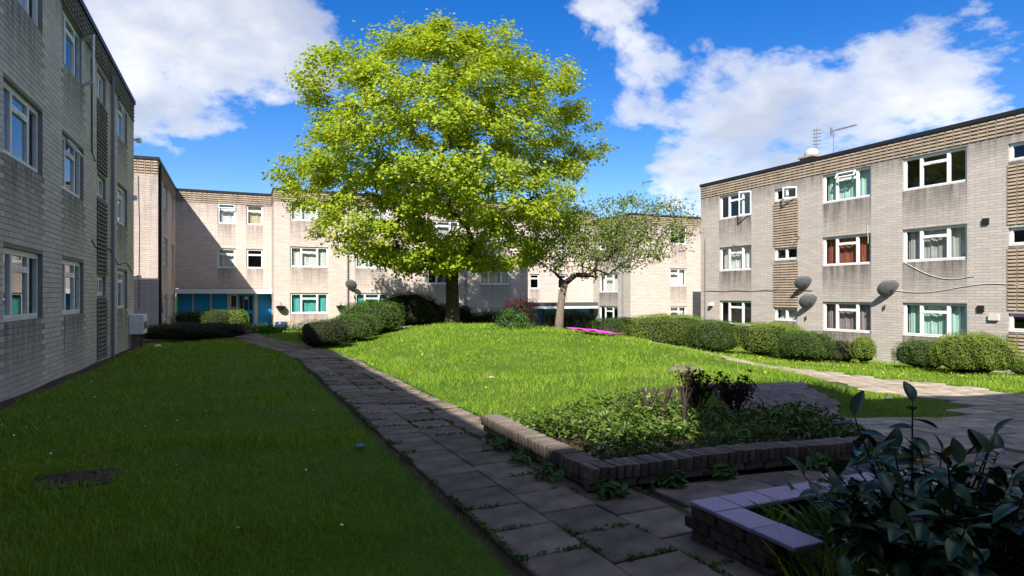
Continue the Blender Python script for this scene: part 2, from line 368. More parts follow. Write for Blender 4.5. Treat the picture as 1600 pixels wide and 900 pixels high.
def relief(parent, origin, ang, u0, u1, z0, z1, m):
    """moulded concrete panel: staggered raised bars over a recessed sheet"""
    b = MB(); b.quad([(u0, .03, z0), (u1, .03, z0), (u1, .03, z1), (u0, .03, z1)])
    P, Hh = .27, .115; nu = max(1, int(round((u1-u0)/P))); P = (u1-u0)/nu; nz = max(1, int(round((z1-z0)/Hh))); Hh = (z1-z0)/nz
    for i in range(nu):
        x = u0 + i*P; b.box((x, -.012, z0), (x+.03, .03, z1))
        for j in range(nz):
            z = z0 + j*Hh
            if z + .085 > z1: continue
            x0, x1 = x+.045, x+P-.015
            b.quad([(x0, -.035, z+.02), (x1, -.035, z+.02), (x1, -.02, z+.085), (x0, -.02, z+.085)])
            b.quad([(x0, .03, z+.015), (x1, .03, z+.015), (x1, -.035, z+.02), (x0, -.035, z+.02)])
            b.quad([(x0, -.02, z+.085), (x1, -.02, z+.085), (x1, .03, z+.095), (x0, .03, z+.095)])
            b.quad([(x0, .03, z+.015), (x0, -.035, z+.02), (x0, -.02, z+.085), (x0, .03, z+.095)])
            b.quad([(x1, -.035, z+.02), (x1, .03, z+.015), (x1, .03, z+.095), (x1, -.02, z+.085)])
    return kind(b.build('relief_panel', m, parent, loc=(*origin, 0), rot=(0, 0, ang)), 'stuff')
def facade(parent, origin, ang, width, z0, z1, wins, m, reliefs=(), par=.62, relief_mat=None, bricks=False, frame=None, holes=()):
    """one wall in its own frame: x along the wall, y into the building"""
    relief_mat = relief_mat or M_relief; frame = frame or M_upvc
    zr = z1 - .14                                                      # underside of roof edge
    holes_ = [(w[0], w[1], w[2], w[3]) for w in wins] + list(reliefs) + [(0, width, zr-par, zr)] + list(holes)
    us = sorted({0, width, *[h[0] for h in holes_], *[h[1] for h in holes_]}); zs = sorted({z0, z1, *[h[2] for h in holes_], *[h[3] for h in holes_]})
    us = [u for u in us if 0 <= u <= width]
    b = MB(); stain = []; uvs = []
    def inside(u, z): return any(h[0] < u < h[1] and h[2] < z < h[3] for h in holes_)
    def stain_at(u, z):
        best = 0.0
        for w in wins:
            if w[0]-.02 < u < w[1]+.02 and z < w[2]+.01: best = max(best, max(0, 1 - (w[2]-z)/1.5))
        return max(best, .8*max(0, 1-abs(z-(zr-par))/.8) if z < zr-par+.01 else 0)
    y_wall = .008 if bricks else 0
    for u_a, u_b in zip(us, us[1:]):
        for z_a, z_b in zip(zs, zs[1:]):
            um = (u_a+u_b)/2
            if inside(um, (z_a+z_b)/2): continue
            b.quad([(u_a, y_wall, z_a), (u_b, y_wall, z_a), (u_b, y_wall, z_b), (u_a, y_wall, z_b)])
            s0, s1 = stain_at(um, z_a+.001), stain_at(um, z_b-.001); stain += [s0, s0, s1, s1]
    for (u_a, u_b, z_a, z_b) in list(holes_):
        D = .035 if ((u_a, u_b, z_a, z_b) in reliefs or z_b == zr) else .16
        for q in ([(u_a, y_wall, z_a), (u_a, y_wall, z_b), (u_a, D, z_b), (u_a, D, z_a)], [(u_b, y_wall, z_a), (u_b, D, z_a), (u_b, D, z_b), (u_b, y_wall, z_b)],
                  [(u_a, y_wall, z_a), (u_a, D, z_a), (u_b, D, z_a), (u_b, y_wall, z_a)], [(u_a, y_wall, z_b), (u_b, y_wall, z_b), (u_b, D, z_b), (u_a, D, z_b)]):
            b.quad(q); stain += [.4]*4
    me = b.mesh('wall', M_leftback if bricks else m)
    uvl = me.uv_layers.new(name='UVMap'); co = [(b.v[i][0] + b.v[i][1], b.v[i][2]) for fa in b.f for i in fa]
    uvl.data.foreach_set('uv', np.array(co, dtype=np.float32).ravel())
    at = me.attributes.new('stain', 'FLOAT', 'CORNER'); at.data.foreach_set('value', np.array(stain, dtype=np.float32))
    link('wall', me, parent, (*origin, 0), (0, 0, ang))
    for r in reliefs: relief(parent, origin, ang, *r, relief_mat)
    relief(parent, origin, ang, 0, width, zr-par, zr, relief_mat)
    MB().box((-.03, -.06, zr+.002), (width+.03, .25, z1)).build('roof_edge', M_fascia, parent, loc=(*origin, 0), rot=(0, 0, ang))
    ca, sa = math.cos(ang), math.sin(ang)
    for w in wins:
        u, y, z = w[0], .085, w[2]
        window(parent, (origin[0] + ca*u - sa*y, origin[1] + sa*u + ca*y, z), ang, w[4], w[1]-w[0], w[3]-w[2], frame, *w[5:])
    if bricks:
        allb = []
        z = z0
        while z < zr - par - .02:
            row = int(round((z-z0)/.1)); u = -.21*(row % 2) - random.random()*.06
            while u < width:
                L = .42; a0, a1 = max(u, 0), min(u+L-.009, width)
                segs = [(a0, a1)]
                for h in holes_:
                    if h[2] < z+.095 and h[3] > z+.005:
                        ns = []
                        for s in segs:
                            if h[1] <= s[0] or h[0] >= s[1]: ns.append(s); continue
                            if s[0] < h[0]: ns.append((s[0], h[0]))
                            if s[1] > h[1]: ns.append((h[1], s[1]))
                        segs = ns
                for s in segs:
                    if s[1]-s[0] > .03: allb.append((s[0], s[1], z, z+.0915, stain_at((s[0]+s[1])/2, z+.045)))
                u += L
            z += .1
        return allb
def brick_piece(bl, name, parent, origin, ang, m):
    v = []; f = []; uv = []; st = []; ti = []
    for (a0, a1, z0, z1, s) in bl:
        i = len(v); j = random.uniform(-.002, .002)
        v += [(a0, .012, z0), (a1, .012, z0), (a1, .012, z1), (a0, .012, z1), (a0+.003, -.002+j, z0+.003), (a1-.003, -.002+j, z0+.003), (a1-.003, -.002+j, z1-.003), (a0+.003, -.002+j, z1-.003)]
        fs = [(i+4, i+5, i+6, i+7), (i, i+1, i+5, i+4), (i+1, i+2, i+6, i+5), (i+2, i+3, i+7, i+6), (i+3, i, i+4, i+7)]; f += fs
        t = random.random()
        for fa in fs:
            for q in fa: uv += [v[q][0], v[q][2]]; st.append(s); ti.append(t)
    me = bpy.data.meshes.new(name); me.from_pydata(v, [], f); me.update(); me.materials.append(m)
    l = me.uv_layers.new(name='UVMap'); l.data.foreach_set('uv', np.array(uv, dtype=np.float32))
    for nm, d in (('stain', st), ('tint', ti)):
        at = me.attributes.new(nm, 'FLOAT', 'CORNER'); at.data.foreach_set('value', np.array(d, dtype=np.float32))
    return link(name, me, parent, (*origin, 0), (0, 0, ang))
def core(parent, x0, x1, y0, y1, zt, zb=-1.6):
    MB().box((x0, y0, zb), (x1, y1, zt-.3)).build('interior_wall', M_room, parent)
def roof(parent, x0, x1, y0, y1, zt): MB().box((x0, y0, zt-.3), (x1, y1, zt-.05)).build('roof', M_roof, parent)
PI2 = math.pi/2

# --- left block (in shade)
bl = thing('apartment_block', 'long grey brick apartment block in full shade beside the dark lawn', 'building')
FL = [1.11, 3.83, 6.56]
wins = []
def lw(y0, y1, fl, k, cur=None, op=None, dz=0, h=1.22): wins.append((y0+3.5, y1+3.5, FL[fl]+dz, FL[fl]+dz+h, k, cur, op))
for fl in range(3):
    lw(6.2, 8.4, fl, '3', 'net'); lw(9.0, 11.1, fl, '3', 'grey')
    lw(12.39, 14.62, fl, '3', [None, None, 'net'][fl]); lw(16.06, 18.13, fl, '3', [None, None, None][fl], [None, 'top', 'side'][fl])
    lw(19.72, 20.95, fl, '2', None, [None, None, None][fl], [.42, .40, .30][fl], [.53, .58, .78][fl])
    lw(22.8, 24.76, fl, '3', [None, 'net', None][fl], [None, None, 'top'][fl])
panel = (19.65+3.5, 21.1+3.5)
rel = [(*panel, -.2, 1.45), (*panel, 2.12, 4.15), (*panel, 4.9, 6.8)]
bricks = facade(bl, (-3.4, -3.5), PI2, 29.7, -.6, 8.55, wins, M_left, rel, .62, M_relief_l, True, M_upvc_old)
def seen(b): yy = (b[0]+b[1])/2-3.5; return yy > 12.1
vis = sorted([b for b in bricks if seen(b)], key=lambda b: math.hypot((b[0]+b[1])/2-3.5, (b[2]+b[3])/2-1.55))
near = set(vis[:300])
for b in vis[:300]: brick_piece([b], 'brick', bl, (-3.4, -3.5), PI2, M_left)
kind(brick_piece([b for b in bricks if b not in near], 'brick_courses', bl, (-3.4, -3.5), PI2, M_left), 'stuff')
facade(bl, (-3.4, 26.2), math.pi, 9.6, -.6, 8.55, [], M_right)
core(bl, -12.9, -4.5, -3.4, 25.9, 8.55); roof(bl, -13, -3.45, -3.5, 26.15, 8.55)
MB().tube([(-3.33, 21.6, -.3), (-3.33, 21.6, 8.0)], .045, 8).build('downpipe', M_pipe, bl)
MB().tube([(-3.37, 18.9, 7.6), (-3.37, 18.9, 5.2), (-3.35, 19.15, 5.0)], .02, 6).build('waste_pipe', M_cabled, bl)
for y, z in ((25.9, 7.1), (24.9, 4.9), (25.9, 2.2)):
    m = MB(); m.box((-3.4, y-.04, z-.05), (-3.25, y+.04, z+.03)); m.lathe([(.02, -.1), (.08, -.1), (.08, .05), (.02, .07)], 10, (-3.2, y, z)); m.build('security_light', M_white, bl)
c = [(-3.385, 19 + .25*i, 2.95 - .12*math.sin(i*.5) - .02*i) for i in range(28)]
MB().tube(c, .012, 4).build('cable', M_cabled, bl)
mb = thing('meter_cabinet', 'white utility meter cabinet with dark vents at end of the shaded block', 'cabinet', (-3.38, 25.0, -.25))
MB().box((0, 0, .45), (.42, 1.05, 1.12)).build('cabinet_body', M_upvc_old, mb)
for i in range(3): MB().box((.422, .14+.29*i, .62), (.43, .30+.29*i, .86)).build('vent', M_black, mb)
for y in (.15, .9): MB().box((.05, y-.05, -.2), (.3, y+.05, .449)).build('leg', M_brk, mb)

# --- blocks behind the camera that throw the foreground shade
bb = thing('apartment_block', 'grey brick block behind the viewpoint, with a taller part, shading the foreground paving', 'building')
bw = []
for fl in range(3):
    for x in (2.5, 6.5): bw.append((x, x+2.2, .9+2.75*fl, 2.1+2.75*fl, '3', 'net'))
facade(bb, (-1.7, -3.5), math.pi, 11.3, -.6, 8.55, bw, M_right)
bw = []
for fl in range(4):
    for x in (3, 8, 13, 18, 23, 28): bw.append((x, x+2.2, .9+2.5*fl, 2.1+2.5*fl, '3', 'net'))
facade(bb, (33, -3.5), math.pi, 34.7, -2.2, 10.9, bw, M_right)
core(bb, -12.9, -1.8, -13, -4.6, 8.55); core(bb, -1.6, 32.9, -13, -4.6, 10.9)
roof(bb, -13, -1.7, -13, -3.55, 8.55); roof(bb, -1.7, 33, -13, -3.55, 10.9)
MB().box((-1.7, -13, 8.3), (-1.5, -3.6, 10.7)).build('end_wall', M_right, bb)

# --- rear left wing
lwg = thing('apartment_block', 'short pinkish brick wing between the shaded block and the blue entrance', 'building')
facade(lwg, (-13, 32.5), 0, 9.73, -1, 7.8, [], M_rear)
ww = []
for i, fl in enumerate((.25, 3.05, 5.85)):
    ww += [(2.4, 4.3, fl, fl+1.35, '3', 'net', None), (6.4, 7.8, fl, fl+1.3, '2t', 'net', None)]
facade(lwg, (-3.27, 32.5), PI2, 9.0, -1, 7.8, ww, M_rear)
core(lwg, -12.9, -4.4, 33.6, 50, 7.8); roof(lwg, -13, -3.3, 32.55, 50, 7.8)
MB().tube([(-3.2, 32.75, -.6), (-3.2, 32.75, 7.5)], .06, 8).build('downpipe', M_black, lwg)
MB().tube([(-4.05, 32.48, 6.9), (-4.0, 32.48, 4.5), (-4.03, 32.48, .9)], .012, 4).build('cable', M_cabled, lwg)
MB().tube([(-3.22, 33.3 + .9*math.sin(t*.5)*.6, 1.9 - 1.2*math.sin(t*.52)) for t in range(7)], .02, 5).build('cable', M_cabled, lwg)

# --- rear main block with two entrances
rm = thing('apartment_block', 'sunlit pinkish brick apartment block behind the big tree, with blue entrance', 'building')
rw = [(2.22, 3.21, 5.84, 7.06, 't', 'net', 'top'), (3.81, 4.76, 5.84, 7.06, 't', 'cream', None), (2.22, 3.21, 3.17, 4.37, 't', 'net', None), (3.81, 4.76, 3.17, 4.37, 't', None, None)]
facade(rm, (-3.27, 41.5), 0, 5.25, 1.95, 7.8, rw, M_rear)
mw = []; cur = {0: ['teal', 'net', 'net'], 1: ['teal', 'net', 'net'], 2: [None, None, 'grey'], 3: ['mint', 'cream', 'net']}
for i, (x0, x1) in enumerate(((2.87, 5.05), (6.64, 8.69), (11.2, 13.35), (14.8, 16.98))):
    for fl in range(3): z = (.45, 3.2, 5.95)[fl] - (.0 if i < 2 else .95 if fl < 2 else .8)*(1 if i > 1 else 0); mw.append((x0-1.98, x1-1.98, z, z+1.22, '3', cur[i][fl], None))
facade(rm, (1.98, 39), 0, 15.76, -1.6, 7.8, mw, M_rear)
facade(rm, (1.98, 41.5), -PI2, 2.5, -1, 7.8, [], M_rear)
facade(rm, (17.74, 41.5), 0, 7.4, .95, 7.8, [(1.9, 2.7, 2.0, 3.1, 't', None, None), (4.2, 5.0, 2.0, 3.1, 't', None, None), (1.9, 2.7, 4.8, 5.9, 't', None, None), (4.2, 5.0, 4.8, 5.9, 't', 'net', None)], M_rear)
core(rm, -3.2, 1.9, 42.7, 52, 7.8); core(rm, 3.1, 17.6, 40.1, 52, 7.8); core(rm, 18, 25, 42.7, 52, 7.8)
roof(rm, -3.27, 1.95, 41.55, 52, 7.8); roof(rm, 1.98, 17.7, 39.05, 52, 7.795); roof(rm, 17.74, 25, 41.55, 52, 7.8)
for x in (6.18, 13.81): MB().tube([(x, 38.93, -.9), (x, 38.93, 7.6)], .055, 8).build('downpipe', M_pipe, rm)
MB().tube([(10.0, 38.96, -.8), (10.0, 38.96, 7.0)], .02, 5).build('cable', M_cable, rm)
# entrance under the canopy
MB().box((-3.24, 40.5, 1.63), (1.96, 40.56, 1.92)).build('canopy_fascia', M_white, rm)
MB().box((-3.24, 40.562, 1.66), (1.96, 41.6, 1.90)).build('canopy_roof', M_roof, rm)
for x0, x1 in ((-3.16, -2.42), (-2.31, -1.46), (-1.36, -.52), (1.19, 1.93)): MB().box((x0, 41.46, -.62), (x1, 41.5, 1.625)).build('blue_panel', M_blue, rm)
for x0, x1 in ((-2.418, -2.312), (-1.458, -1.362), (-.518, -.4), (.985, 1.188), (-3.24, -3.162)): MB().box((x0, 41.42, -.62), (x1, 41.52, 1.625)).build('post', M_cream, rm)
sl = MB().box((-.398, 41.44, -.62), (-.3, 41.5, 1.625)).box((-.02, 41.44, -.62), (.07, 41.5, 1.625)).box((-.3, 41.44, -.62), (-.02, 41.5, -.4)).box((-.3, 41.44, 1.5), (-.02, 41.5, 1.625)).box((-.3, 41.44, .3), (-.02, 41.5, .45)).build('sidelight', M_cream, rm)
MB().box((-.3, 41.47, -.4), (-.02, 41.48, 1.5)).build('pane', M_glass, sl)
MB().box((-.28, 41.43, .62), (-.04, 41.438, .85)).build('notice', mat('pink_notice', (.55, .25, .25), .8), sl)
MB().box((-.26, 41.43, .32), (-.06, 41.438, .43)).build('intercom', M_black, sl)
d = MB(); X0, X1 = .075, .98
d.box((X0, 41.44, -.58), (X0+.1, 41.49, 1.62)).box((X1-.1, 41.44, -.58), (X1, 41.49, 1.62)).box((X0+.1, 41.44, -.58), (X1-.1, 41.49, -.32)).box((X0+.1, 41.44, 1.5), (X1-.1, 41.49, 1.62)).box((X0+.1, 41.44, .42), (X1-.1, 41.49, .62))
for x in (.36, .64): d.box((x, 41.445, -.32), (x+.05, 41.485, .42)).box((x, 41.445, .62), (x+.05, 41.485, 1.5))
dr = d.build('door', M_blue, rm)
for z0, z1 in ((-.32, .42), (.62, 1.5)):
    for x0, x1 in ((.175, .36), (.41, .64), (.69, .88)): MB().box((x0, 41.462, z0), (x1, 41.468, z1)).build('pane', M_glass, dr)
MB().box((X0+.02, 41.38, .4), (X0+.07, 41.438, .75)).build('handle', M_cream, dr)
MB().box((.45, 41.43, 1.28), (.62, 41.438, 1.45)).build('door_notice', M_white, dr)
MB().box((-3.2, 41.56, -.7), (1.97, 41.6, 1.9)).build('lobby_wall', M_room, rm)
MB().box((-.45, 40.7, -.75), (1.2, 41.4, -.52)).build('door_step', mat('red_step', (.16, .05, .035), .8), rm)
# second entrance, right
MB().box((17.8, 40.3, .56), (24.7, 40.36, .74)).build('canopy_fascia', M_white, rm)
MB().box((17.8, 40.29, .745), (24.7, 41.6, 1.0)).build('canopy_roof', M_roof, rm)
for i in range(5): MB().box((18.2 + 1.3*i, 41.46, -1.7), (19.4 + 1.3*i, 41.5, .9)).build('blue_panel', M_blue, rm)
MB().box((17.8, 41.56, -1.8), (25, 41.6, 1.0)).build('lobby_wall', M_room, rm)

# --- rear right wing
rr_ = thing('apartment_block', 'pinkish brick wing with bare sunlit front beyond the clipped hedges', 'building')
fw = []
for z in (-.55, 2.19, 5.2): fw.append((3.36, 4.84, z, z+1.28, '2t', 'net' if z < 5 else None, None))
facade(rr_, (25, 36.5), 0, 14, -2, 7.25, fw, M_rear)
fw = []
for z, c_ in ((-.65, None), (1.75, 'net'), (4.9, None)): fw.append((.9, 3.4, z, z+1.4, '3', c_, None))
facade(rr_, (25, 41.5), -PI2, 5.0, -2, 7.25, fw, M_right)
core(rr_, 26.1, 39, 37.6, 52, 7.25); roof(rr_, 25.05, 39, 36.55, 52, 7.25)
MB().tube([(24.93, 37.4, -1.4), (24.93, 37.4, 7.0)], .06, 8).build('downpipe', M_pipe, rr_)

# --- right block (sunlit)
rb = thing('apartment_block', 'grey brick apartment block in sun with rows of white windows and satellite dishes', 'building')
Y1 = 26.74
wr = []; FR = (.05, 2.77, 5.42)
cu = {'A': [None, 'net', None], 'B': ['mauve', 'rust', 'mint'], 'C': ['mint', 'grey', None]}
for fl in range(3):
    z = FR[fl]
    wr.append((Y1-25.33, Y1-23.13, z, z+1.22, '3', cu['A'][fl], 'side' if fl == 2 else None))
    wr.append((Y1-19.11, Y1-16.88, z, z+1.22, '3', cu['B'][fl], 'top' if fl == 2 else None))
    wr.append((Y1-15.61, Y1-13.34, z, z+1.22, '3', cu['C'][fl], None))
    wr.append((Y1-8.8, Y1-6.5, z, z+1.22, '3', 'net', None)); wr.append((Y1-5.0, Y1-2.8, z, z+1.22, '3', 'grey', None))
    zz = (.38, 3.14, 5.85)[fl]
    wr.append((Y1-21.72, Y1-20.42, zz, zz+.58, '2', 'net' if fl == 0 else None, 'side' if fl == 2 else None)); wr.append((Y1-12.1, Y1-10.8, zz, zz+.58, '2', None, None))
rel = []
for a0, a1 in ((Y1-21.79, Y1-20.37), (Y1-12.14, Y1-10.72)): rel += [(a0, a1, -.75 if a0 > 10 else .98, .3 if a0 > 10 else 3.05), (a0, a1, 3.8, 5.76)] + ([(a0, a1, 1.05, 3.05)] if a0 > 10 else [])
facade(rb, (22.8, Y1), -PI2, 30.2, -1.6, 7.47, wr, M_right, rel, .62)
facade(rb, (33, Y1), math.pi, 10.2, -2, 7.47, [], M_right)
core(rb, 23.9, 33, -3.4, 26.5, 7.47, -2); roof(rb, 22.85, 33, -3.4, 26.7, 7.47)
MB().box((26.8, 26.9, -2.2), (33, 31.4, 6.9)).build('hidden_shadow_block', M_right, rb)  # unseen block added to cast a shadow on the rear right wing
MB().tube([(22.72, 26.3, -1), (22.72, 26.3, 4.6)], .03, 6).build('waste_pipe', M_pipe, rb)
def wallcable(pts, m=M_cable, r=.011): MB().tube([(22.78, y, z) for y, z in pts], r, 4).build('cable', m, rb)
wallcable([(26.5 - .3*i, 1.75 + .02*math.sin(i)) for i in range(24)], M_cabled)
wallcable([(16.0 - .25*i, 1.75 - .12*math.sin(i*.35) + .004*i) for i in range(20)])
wallcable([(15.5 - .2*i, 2.75 - .75*math.sin(min(i, 11)/11*1.9) + .012*i) for i in range(13)])
wallcable([(17.0 + .02*math.sin(i), 4.3 - .12*i) for i in range(7)])
for y, z in ((12.75, 4.0), (12.9, 1.1)): MB().box((22.74, y-.1, z-.1), (22.8, y+.1, z+.1)).build('wall_vent', M_black, rb)
MB().box((22.72, 12.35, .72), (22.8, 12.65, .92)).build('wall_vent', M_cream, rb)
MB().box((22.6, 25.75, 1.0), (22.8, 25.95, 1.15)).build('security_light', M_white, rb)
for i, (y, z) in enumerate(((24.0, 3.9), (20.3, 4.1))): MB().tube([(22.8, y, z), (22.35, y-.1, z+.12)], .018, 5).build('pipe_stub', M_cabled, rb)
wc = thing('white_cabinet', 'low white metal cabinet against the brick wall beside a rounded hedge', 'cabinet', (22.3, 24.9, G(22.3, 24.9)))
MB().box((0, -.45, 0), (.35, .45, .6)).build('cabinet_body', M_white, wc); MB().box((-.012, -.4, .05), (-.002, .4, .55)).build('cabinet_door', M_upvc, wc)
# roof furniture
ch = thing('roof_vent', 'squat concrete roof vent with a round cowl on the sunlit block', 'vent', (23.9, 20.6, 7.4))
MB().box((-.35, -.35, 0), (.35, .35, .35)).build('vent_base', M_sill, ch); MB().box((-.42, -.42, .352), (.42, .42, .43)).build('vent_cap', M_relief, ch)
MB().lathe([(.3, .43), (.33, .55), (.26, .72), (.1, .8), (0, .81)], 16).build('cowl', mat('pale_cowl', (.45, .42, .38), .7), ch, smooth=True)
def aerial(label, x, y, z, h, kind_):
    t = thing('television_aerial', label, 'aerial', (x, y, z))
    MB().tube([(0, 0, -.1), (0, 0, h)], .022, 6).build('mast', M_pipe, t)
    m = MB()
    if kind_ == 'stack':
        for k in range(5): m.tube([(-.0, -.22, h-.15-.16*k), (0, .22, h-.08-.16*k)], .018, 4)
        m.tube([(.02, .1, h-.9), (.02, .16, h)], .012, 4)
    else:
        m.tube([(0, .15, h-.02), (0, -1.15, h-.05)], .018, 4)
        for k in range(9): m.tube([(-.16, -.1-.12*k, h-.03), (.16, -.1-.12*k, h-.03)], .01, 4)
        m.tube([(0, .12, h-.18), (0, .12, h+.14)], .05, 4)
    m.build('antenna', M_pipe, t)
aerial('dark stacked aerial standing just behind the round roof vent', 24.1, 20.5, 7.4, 1.75, 'stack')
aerial('long horizontal yagi aerial on thin mast beside the roof vent', 24.2, 19.7, 7.4, 1.45, 'yagi')
aerial('tall thin white aerial on the far roof behind the small tree', 28.6, 40, 7.2, 3.0, 'yagi')
# satellite dishes
def dish(label, loc, face, r=.38, wall=None):
    t = thing('satellite_dish', label, 'satellite dish', loc, face, 'grey satellite dishes on the walls')
    m = MB(); n = 18; prof = [(0, .09), (.33*r, .08), (.66*r, .05), (r, 0), (r*1.01, -.012), (.66*r, .036), (.33*r, .066), (0, .076)]
    m.lathe(prof, n); o = m.build('reflector', M_dish, t, smooth=True, rot=(R(122), 0, 0), loc=(0, -.33, .08))
    MB().tube([(0, -.34, -.02 - r*.6), (0, -.62, -.16), (0, -.72, -.05)], .016, 5).build('feed_arm', M_black, t)
    MB().box((-.04, -.78, -.08), (.04, -.68, .03)).build('receiver', M_black, t)
    MB().tube([(0, -.02, -.12), (0, -.24, -.12), (0, -.3, .05)], .025, 6).box((-.09, -.02, -.24), (.09, 0, 0)).build('bracket', M_black, t)
dish('dark grey satellite dish between the mauve curtained and mint curtained windows', (22.79, 16.27, 1.72), -PI2+.9, .38)
dish('upper dish of the pair fixed beside the moulded stair panel', (22.79, 20.15, 2.0), -PI2+.9, .36)
dish('lower dish of the pair fixed beside the moulded stair panel', (22.79, 19.9, 1.2), -PI2+.9, .38)
dish('grey satellite dish beside the downpipe above the broad round shrub', (6.5, 38.97, 2.1), -.5, .36)
dish('small satellite dish low on the downpipe right of the big trunk', (13.75, 38.9, .5), -.5, .36)
for x, lab in ((2.35, 'wire hanging basket left of the teal curtained ground window'), (5.75, 'wire hanging basket between the teal curtained window and the downpipe')):
    t = thing('hanging_basket', lab, 'hanging basket', (x, 38.8, .8), 0, 'wire baskets on the rear wall')
    MB().lathe([(.27, .12), (.25, 0), (.16, -.1), (.03, -.15)], 14).build('basket', M_black, t, smooth=True)
    MB().tube([(0, .2, .3), (0, .02, .3), (0, 0, .14)], .012, 4).build('bracket', M_black, t)
    v, f, at = leaf_arrays(rng.normal(size=(60, 3))*[.1, .1, .03] + [0, 0, .1], rng.normal(size=(60, 3)), np.full(60, .08)); np_mesh('dead_plant', v, f, M_bronze, t, at)

# ------------------------------------------------------------------ paving
pv = kind(link('path', None), 'structure'); pv.empty_display_size = .1
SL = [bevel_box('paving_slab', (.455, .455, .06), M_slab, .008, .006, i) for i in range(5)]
SLB = [bevel_box('paving_slab', (.60, .445, .06), M_slab_buff, .008, .006, i+9) for i in range(4)]
slabs = []
P = .468
def add_slab(x, y, meshes, rz=0): slabs.append((math.hypot(x, y), x, y, random.choice(meshes), rz + random.uniform(-.012, .012)))
for c_ in range(3):
    y = -3 + .2*c_
    while y < 38:
        x = 1.5 + P*(c_+.5)
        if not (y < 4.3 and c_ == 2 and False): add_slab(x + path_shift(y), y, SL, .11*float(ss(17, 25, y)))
        y += P
for r_ in range(2):
    for k in range(10): add_slab(2.9 + P*(k+.5) + .13*r_, 3.2 + P*(r_+.5), SL)
for r_ in range(21):
    for k in range(15):
        x = 6.4 + .615*(k+.5) + .3*(r_ % 2); y = -3.0 + .458*(r_+.5)
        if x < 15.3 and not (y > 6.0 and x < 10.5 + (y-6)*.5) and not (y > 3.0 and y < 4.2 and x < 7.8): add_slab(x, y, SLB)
for r_ in range(22):
    for k in range(6):
        x = 11.7 + .615*(k+.5) + .3*(r_ % 2); y = 6.7 + .458*(r_+.5)
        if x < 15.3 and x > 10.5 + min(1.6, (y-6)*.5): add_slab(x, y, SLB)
def in_view(x, y):
    f = x*math.sin(R(23.7)) + y*math.cos(R(23.7)); r = x*math.cos(R(23.7)) - y*math.sin(R(23.7)); return f > 1.5 and abs(r/f) < .95
slabs.sort(key=lambda s: (not in_view(s[1], s[2]), s[0]))
rest = MB(); rest_buff = MB()
for i, (d_, x, y, me, rz) in enumerate(slabs):
    z = G(x, y) + .0 + random.uniform(-.005, .005)
    sx = (G(x+.2, y)-G(x-.2, y))/.4; sy = (G(x, y+.2)-G(x, y-.2))/.4
    if i < 300: link('paving_slab', me, pv, (x, y, z+.004), (math.atan(sy), -math.atan(sx), rz))
    else:
        hx, hy = (.30, .2225) if me in SLB else (.2275, .2275); b = rest_buff if me in SLB else rest; k = len(b.v)
        b.v += [(x-hx, y-hy, z+.034-sx*hx-sy*hy), (x+hx, y-hy, z+.034+sx*hx-sy*hy), (x+hx, y+hy, z+.034+sx*hx+sy*hy), (x-hx, y+hy, z+.034-sx*hx+sy*hy)]
        b.v += [(p[0], p[1], p[2]-.06) for p in b.v[k:k+4]]
        b.f += [(k, k+1, k+2, k+3)] + [(k+4+j, k+4+(j+1) % 4, k+(j+1) % 4, k+j) for j in range(4)]; b.m += [0]*5
kind(rest.build('far_paving_slabs', M_slab, pv), 'stuff'); kind(rest_buff.build('far_buff_slabs', M_slab_buff, pv), 'stuff')
# brick slope at the front of the mound
bs = thing('brick_slope', 'sloping patch of mauve paving bricks set into the front of the mound', 'brick slope', (0, 0, 0))
CB = [bevel_box('brick', (.225, .125, .07), M_cob, .008, .004, i+30) for i in range(4)]
for r_ in range(9):
    for k in range(9):
        x = 5.95 + .235*(k+.5) + .117*(r_ % 2) + random.uniform(-.006, .006); y = 6.12 + .086*(r_+.5)
        if x > 8.0 - .06*abs(r_-4): continue
        sy = (G(x, y+.1)-G(x, y-.1))/.2
        link('brick', random.choice(CB), bs, (x, y, G(x, y) + .012 + random.uniform(-.006, .006)), (math.atan(sy), 0, random.uniform(-.03, .03)))
# inspection patch in the left lawn
ip = thing('brick_patch', 'brown brick-paved inspection patch sunk in the shaded lawn', 'brick patch', (-1.32, 6.5, G(-1.32, 6.5)))
PB = [bevel_box('brick', (.2, .095, .05), mat('dirty_brown_brick', (.06, .045, .036), .9, .15, var=.35, vscale=12, rand=.25), .006, .003, i+50) for i in range(3)]
for r_ in range(5):
    for k in range(3): link('brick', random.choice(PB), ip, (-.21 + .21*k + .05*(r_ % 2), -.21 + .105*r_, -.004), (0, 0, random.uniform(-.03, .03)))

# ------------------------------------------------------------------ planters
p1 = thing('brick_planter', 'low brick-on-edge planter wall enclosing a bed of green ground cover', 'planter')
SB = [bevel_box('brick', (.066, .215, .105), M_brk, .006, .004, i+60) for i in range(5)]; ST = [bevel_box('brick', (.215, .1, .066), M_brk, .005, .003, i+70) for i in range(4)]
SBY = [bevel_box('brick', (.215, .066, .105), M_brk, .006, .004, i+80) for i in range(5)]; STY = [bevel_box('brick', (.1, .215, .066), M_brk, .005, .003, i+90) for i in range(4)]
def zj(): return random.uniform(-.005, .005)
for k in range(47):
    x = 2.56 + .076*k; link('brick', random.choice(SB), p1, (x, 4.31+zj(), .145 - .045*max(0, x-4)+zj()), (zj()*3, zj()*3, zj()*4))
for k in range(16):
    x = 2.62 + .226*k; link('brick', random.choice(ST), p1, (x, 4.27, .055 - .045*max(0, x-4)), (0, 0, zj()))
for k in range(29):
    y = 4.46 + .076*k; link('brick', random.choice(SBY), p1, (2.63+zj(), y, .145+zj()), (zj()*3, zj()*3, zj()*4))
for k in range(10): link('brick', random.choice(STY), p1, (2.6, 4.47+.226*k, .055), (0, 0, zj()))
MB().box((2.72, 4.40, -.35), (6.1, 6.5, .07)).build('soil_bed', M_soil, p1)
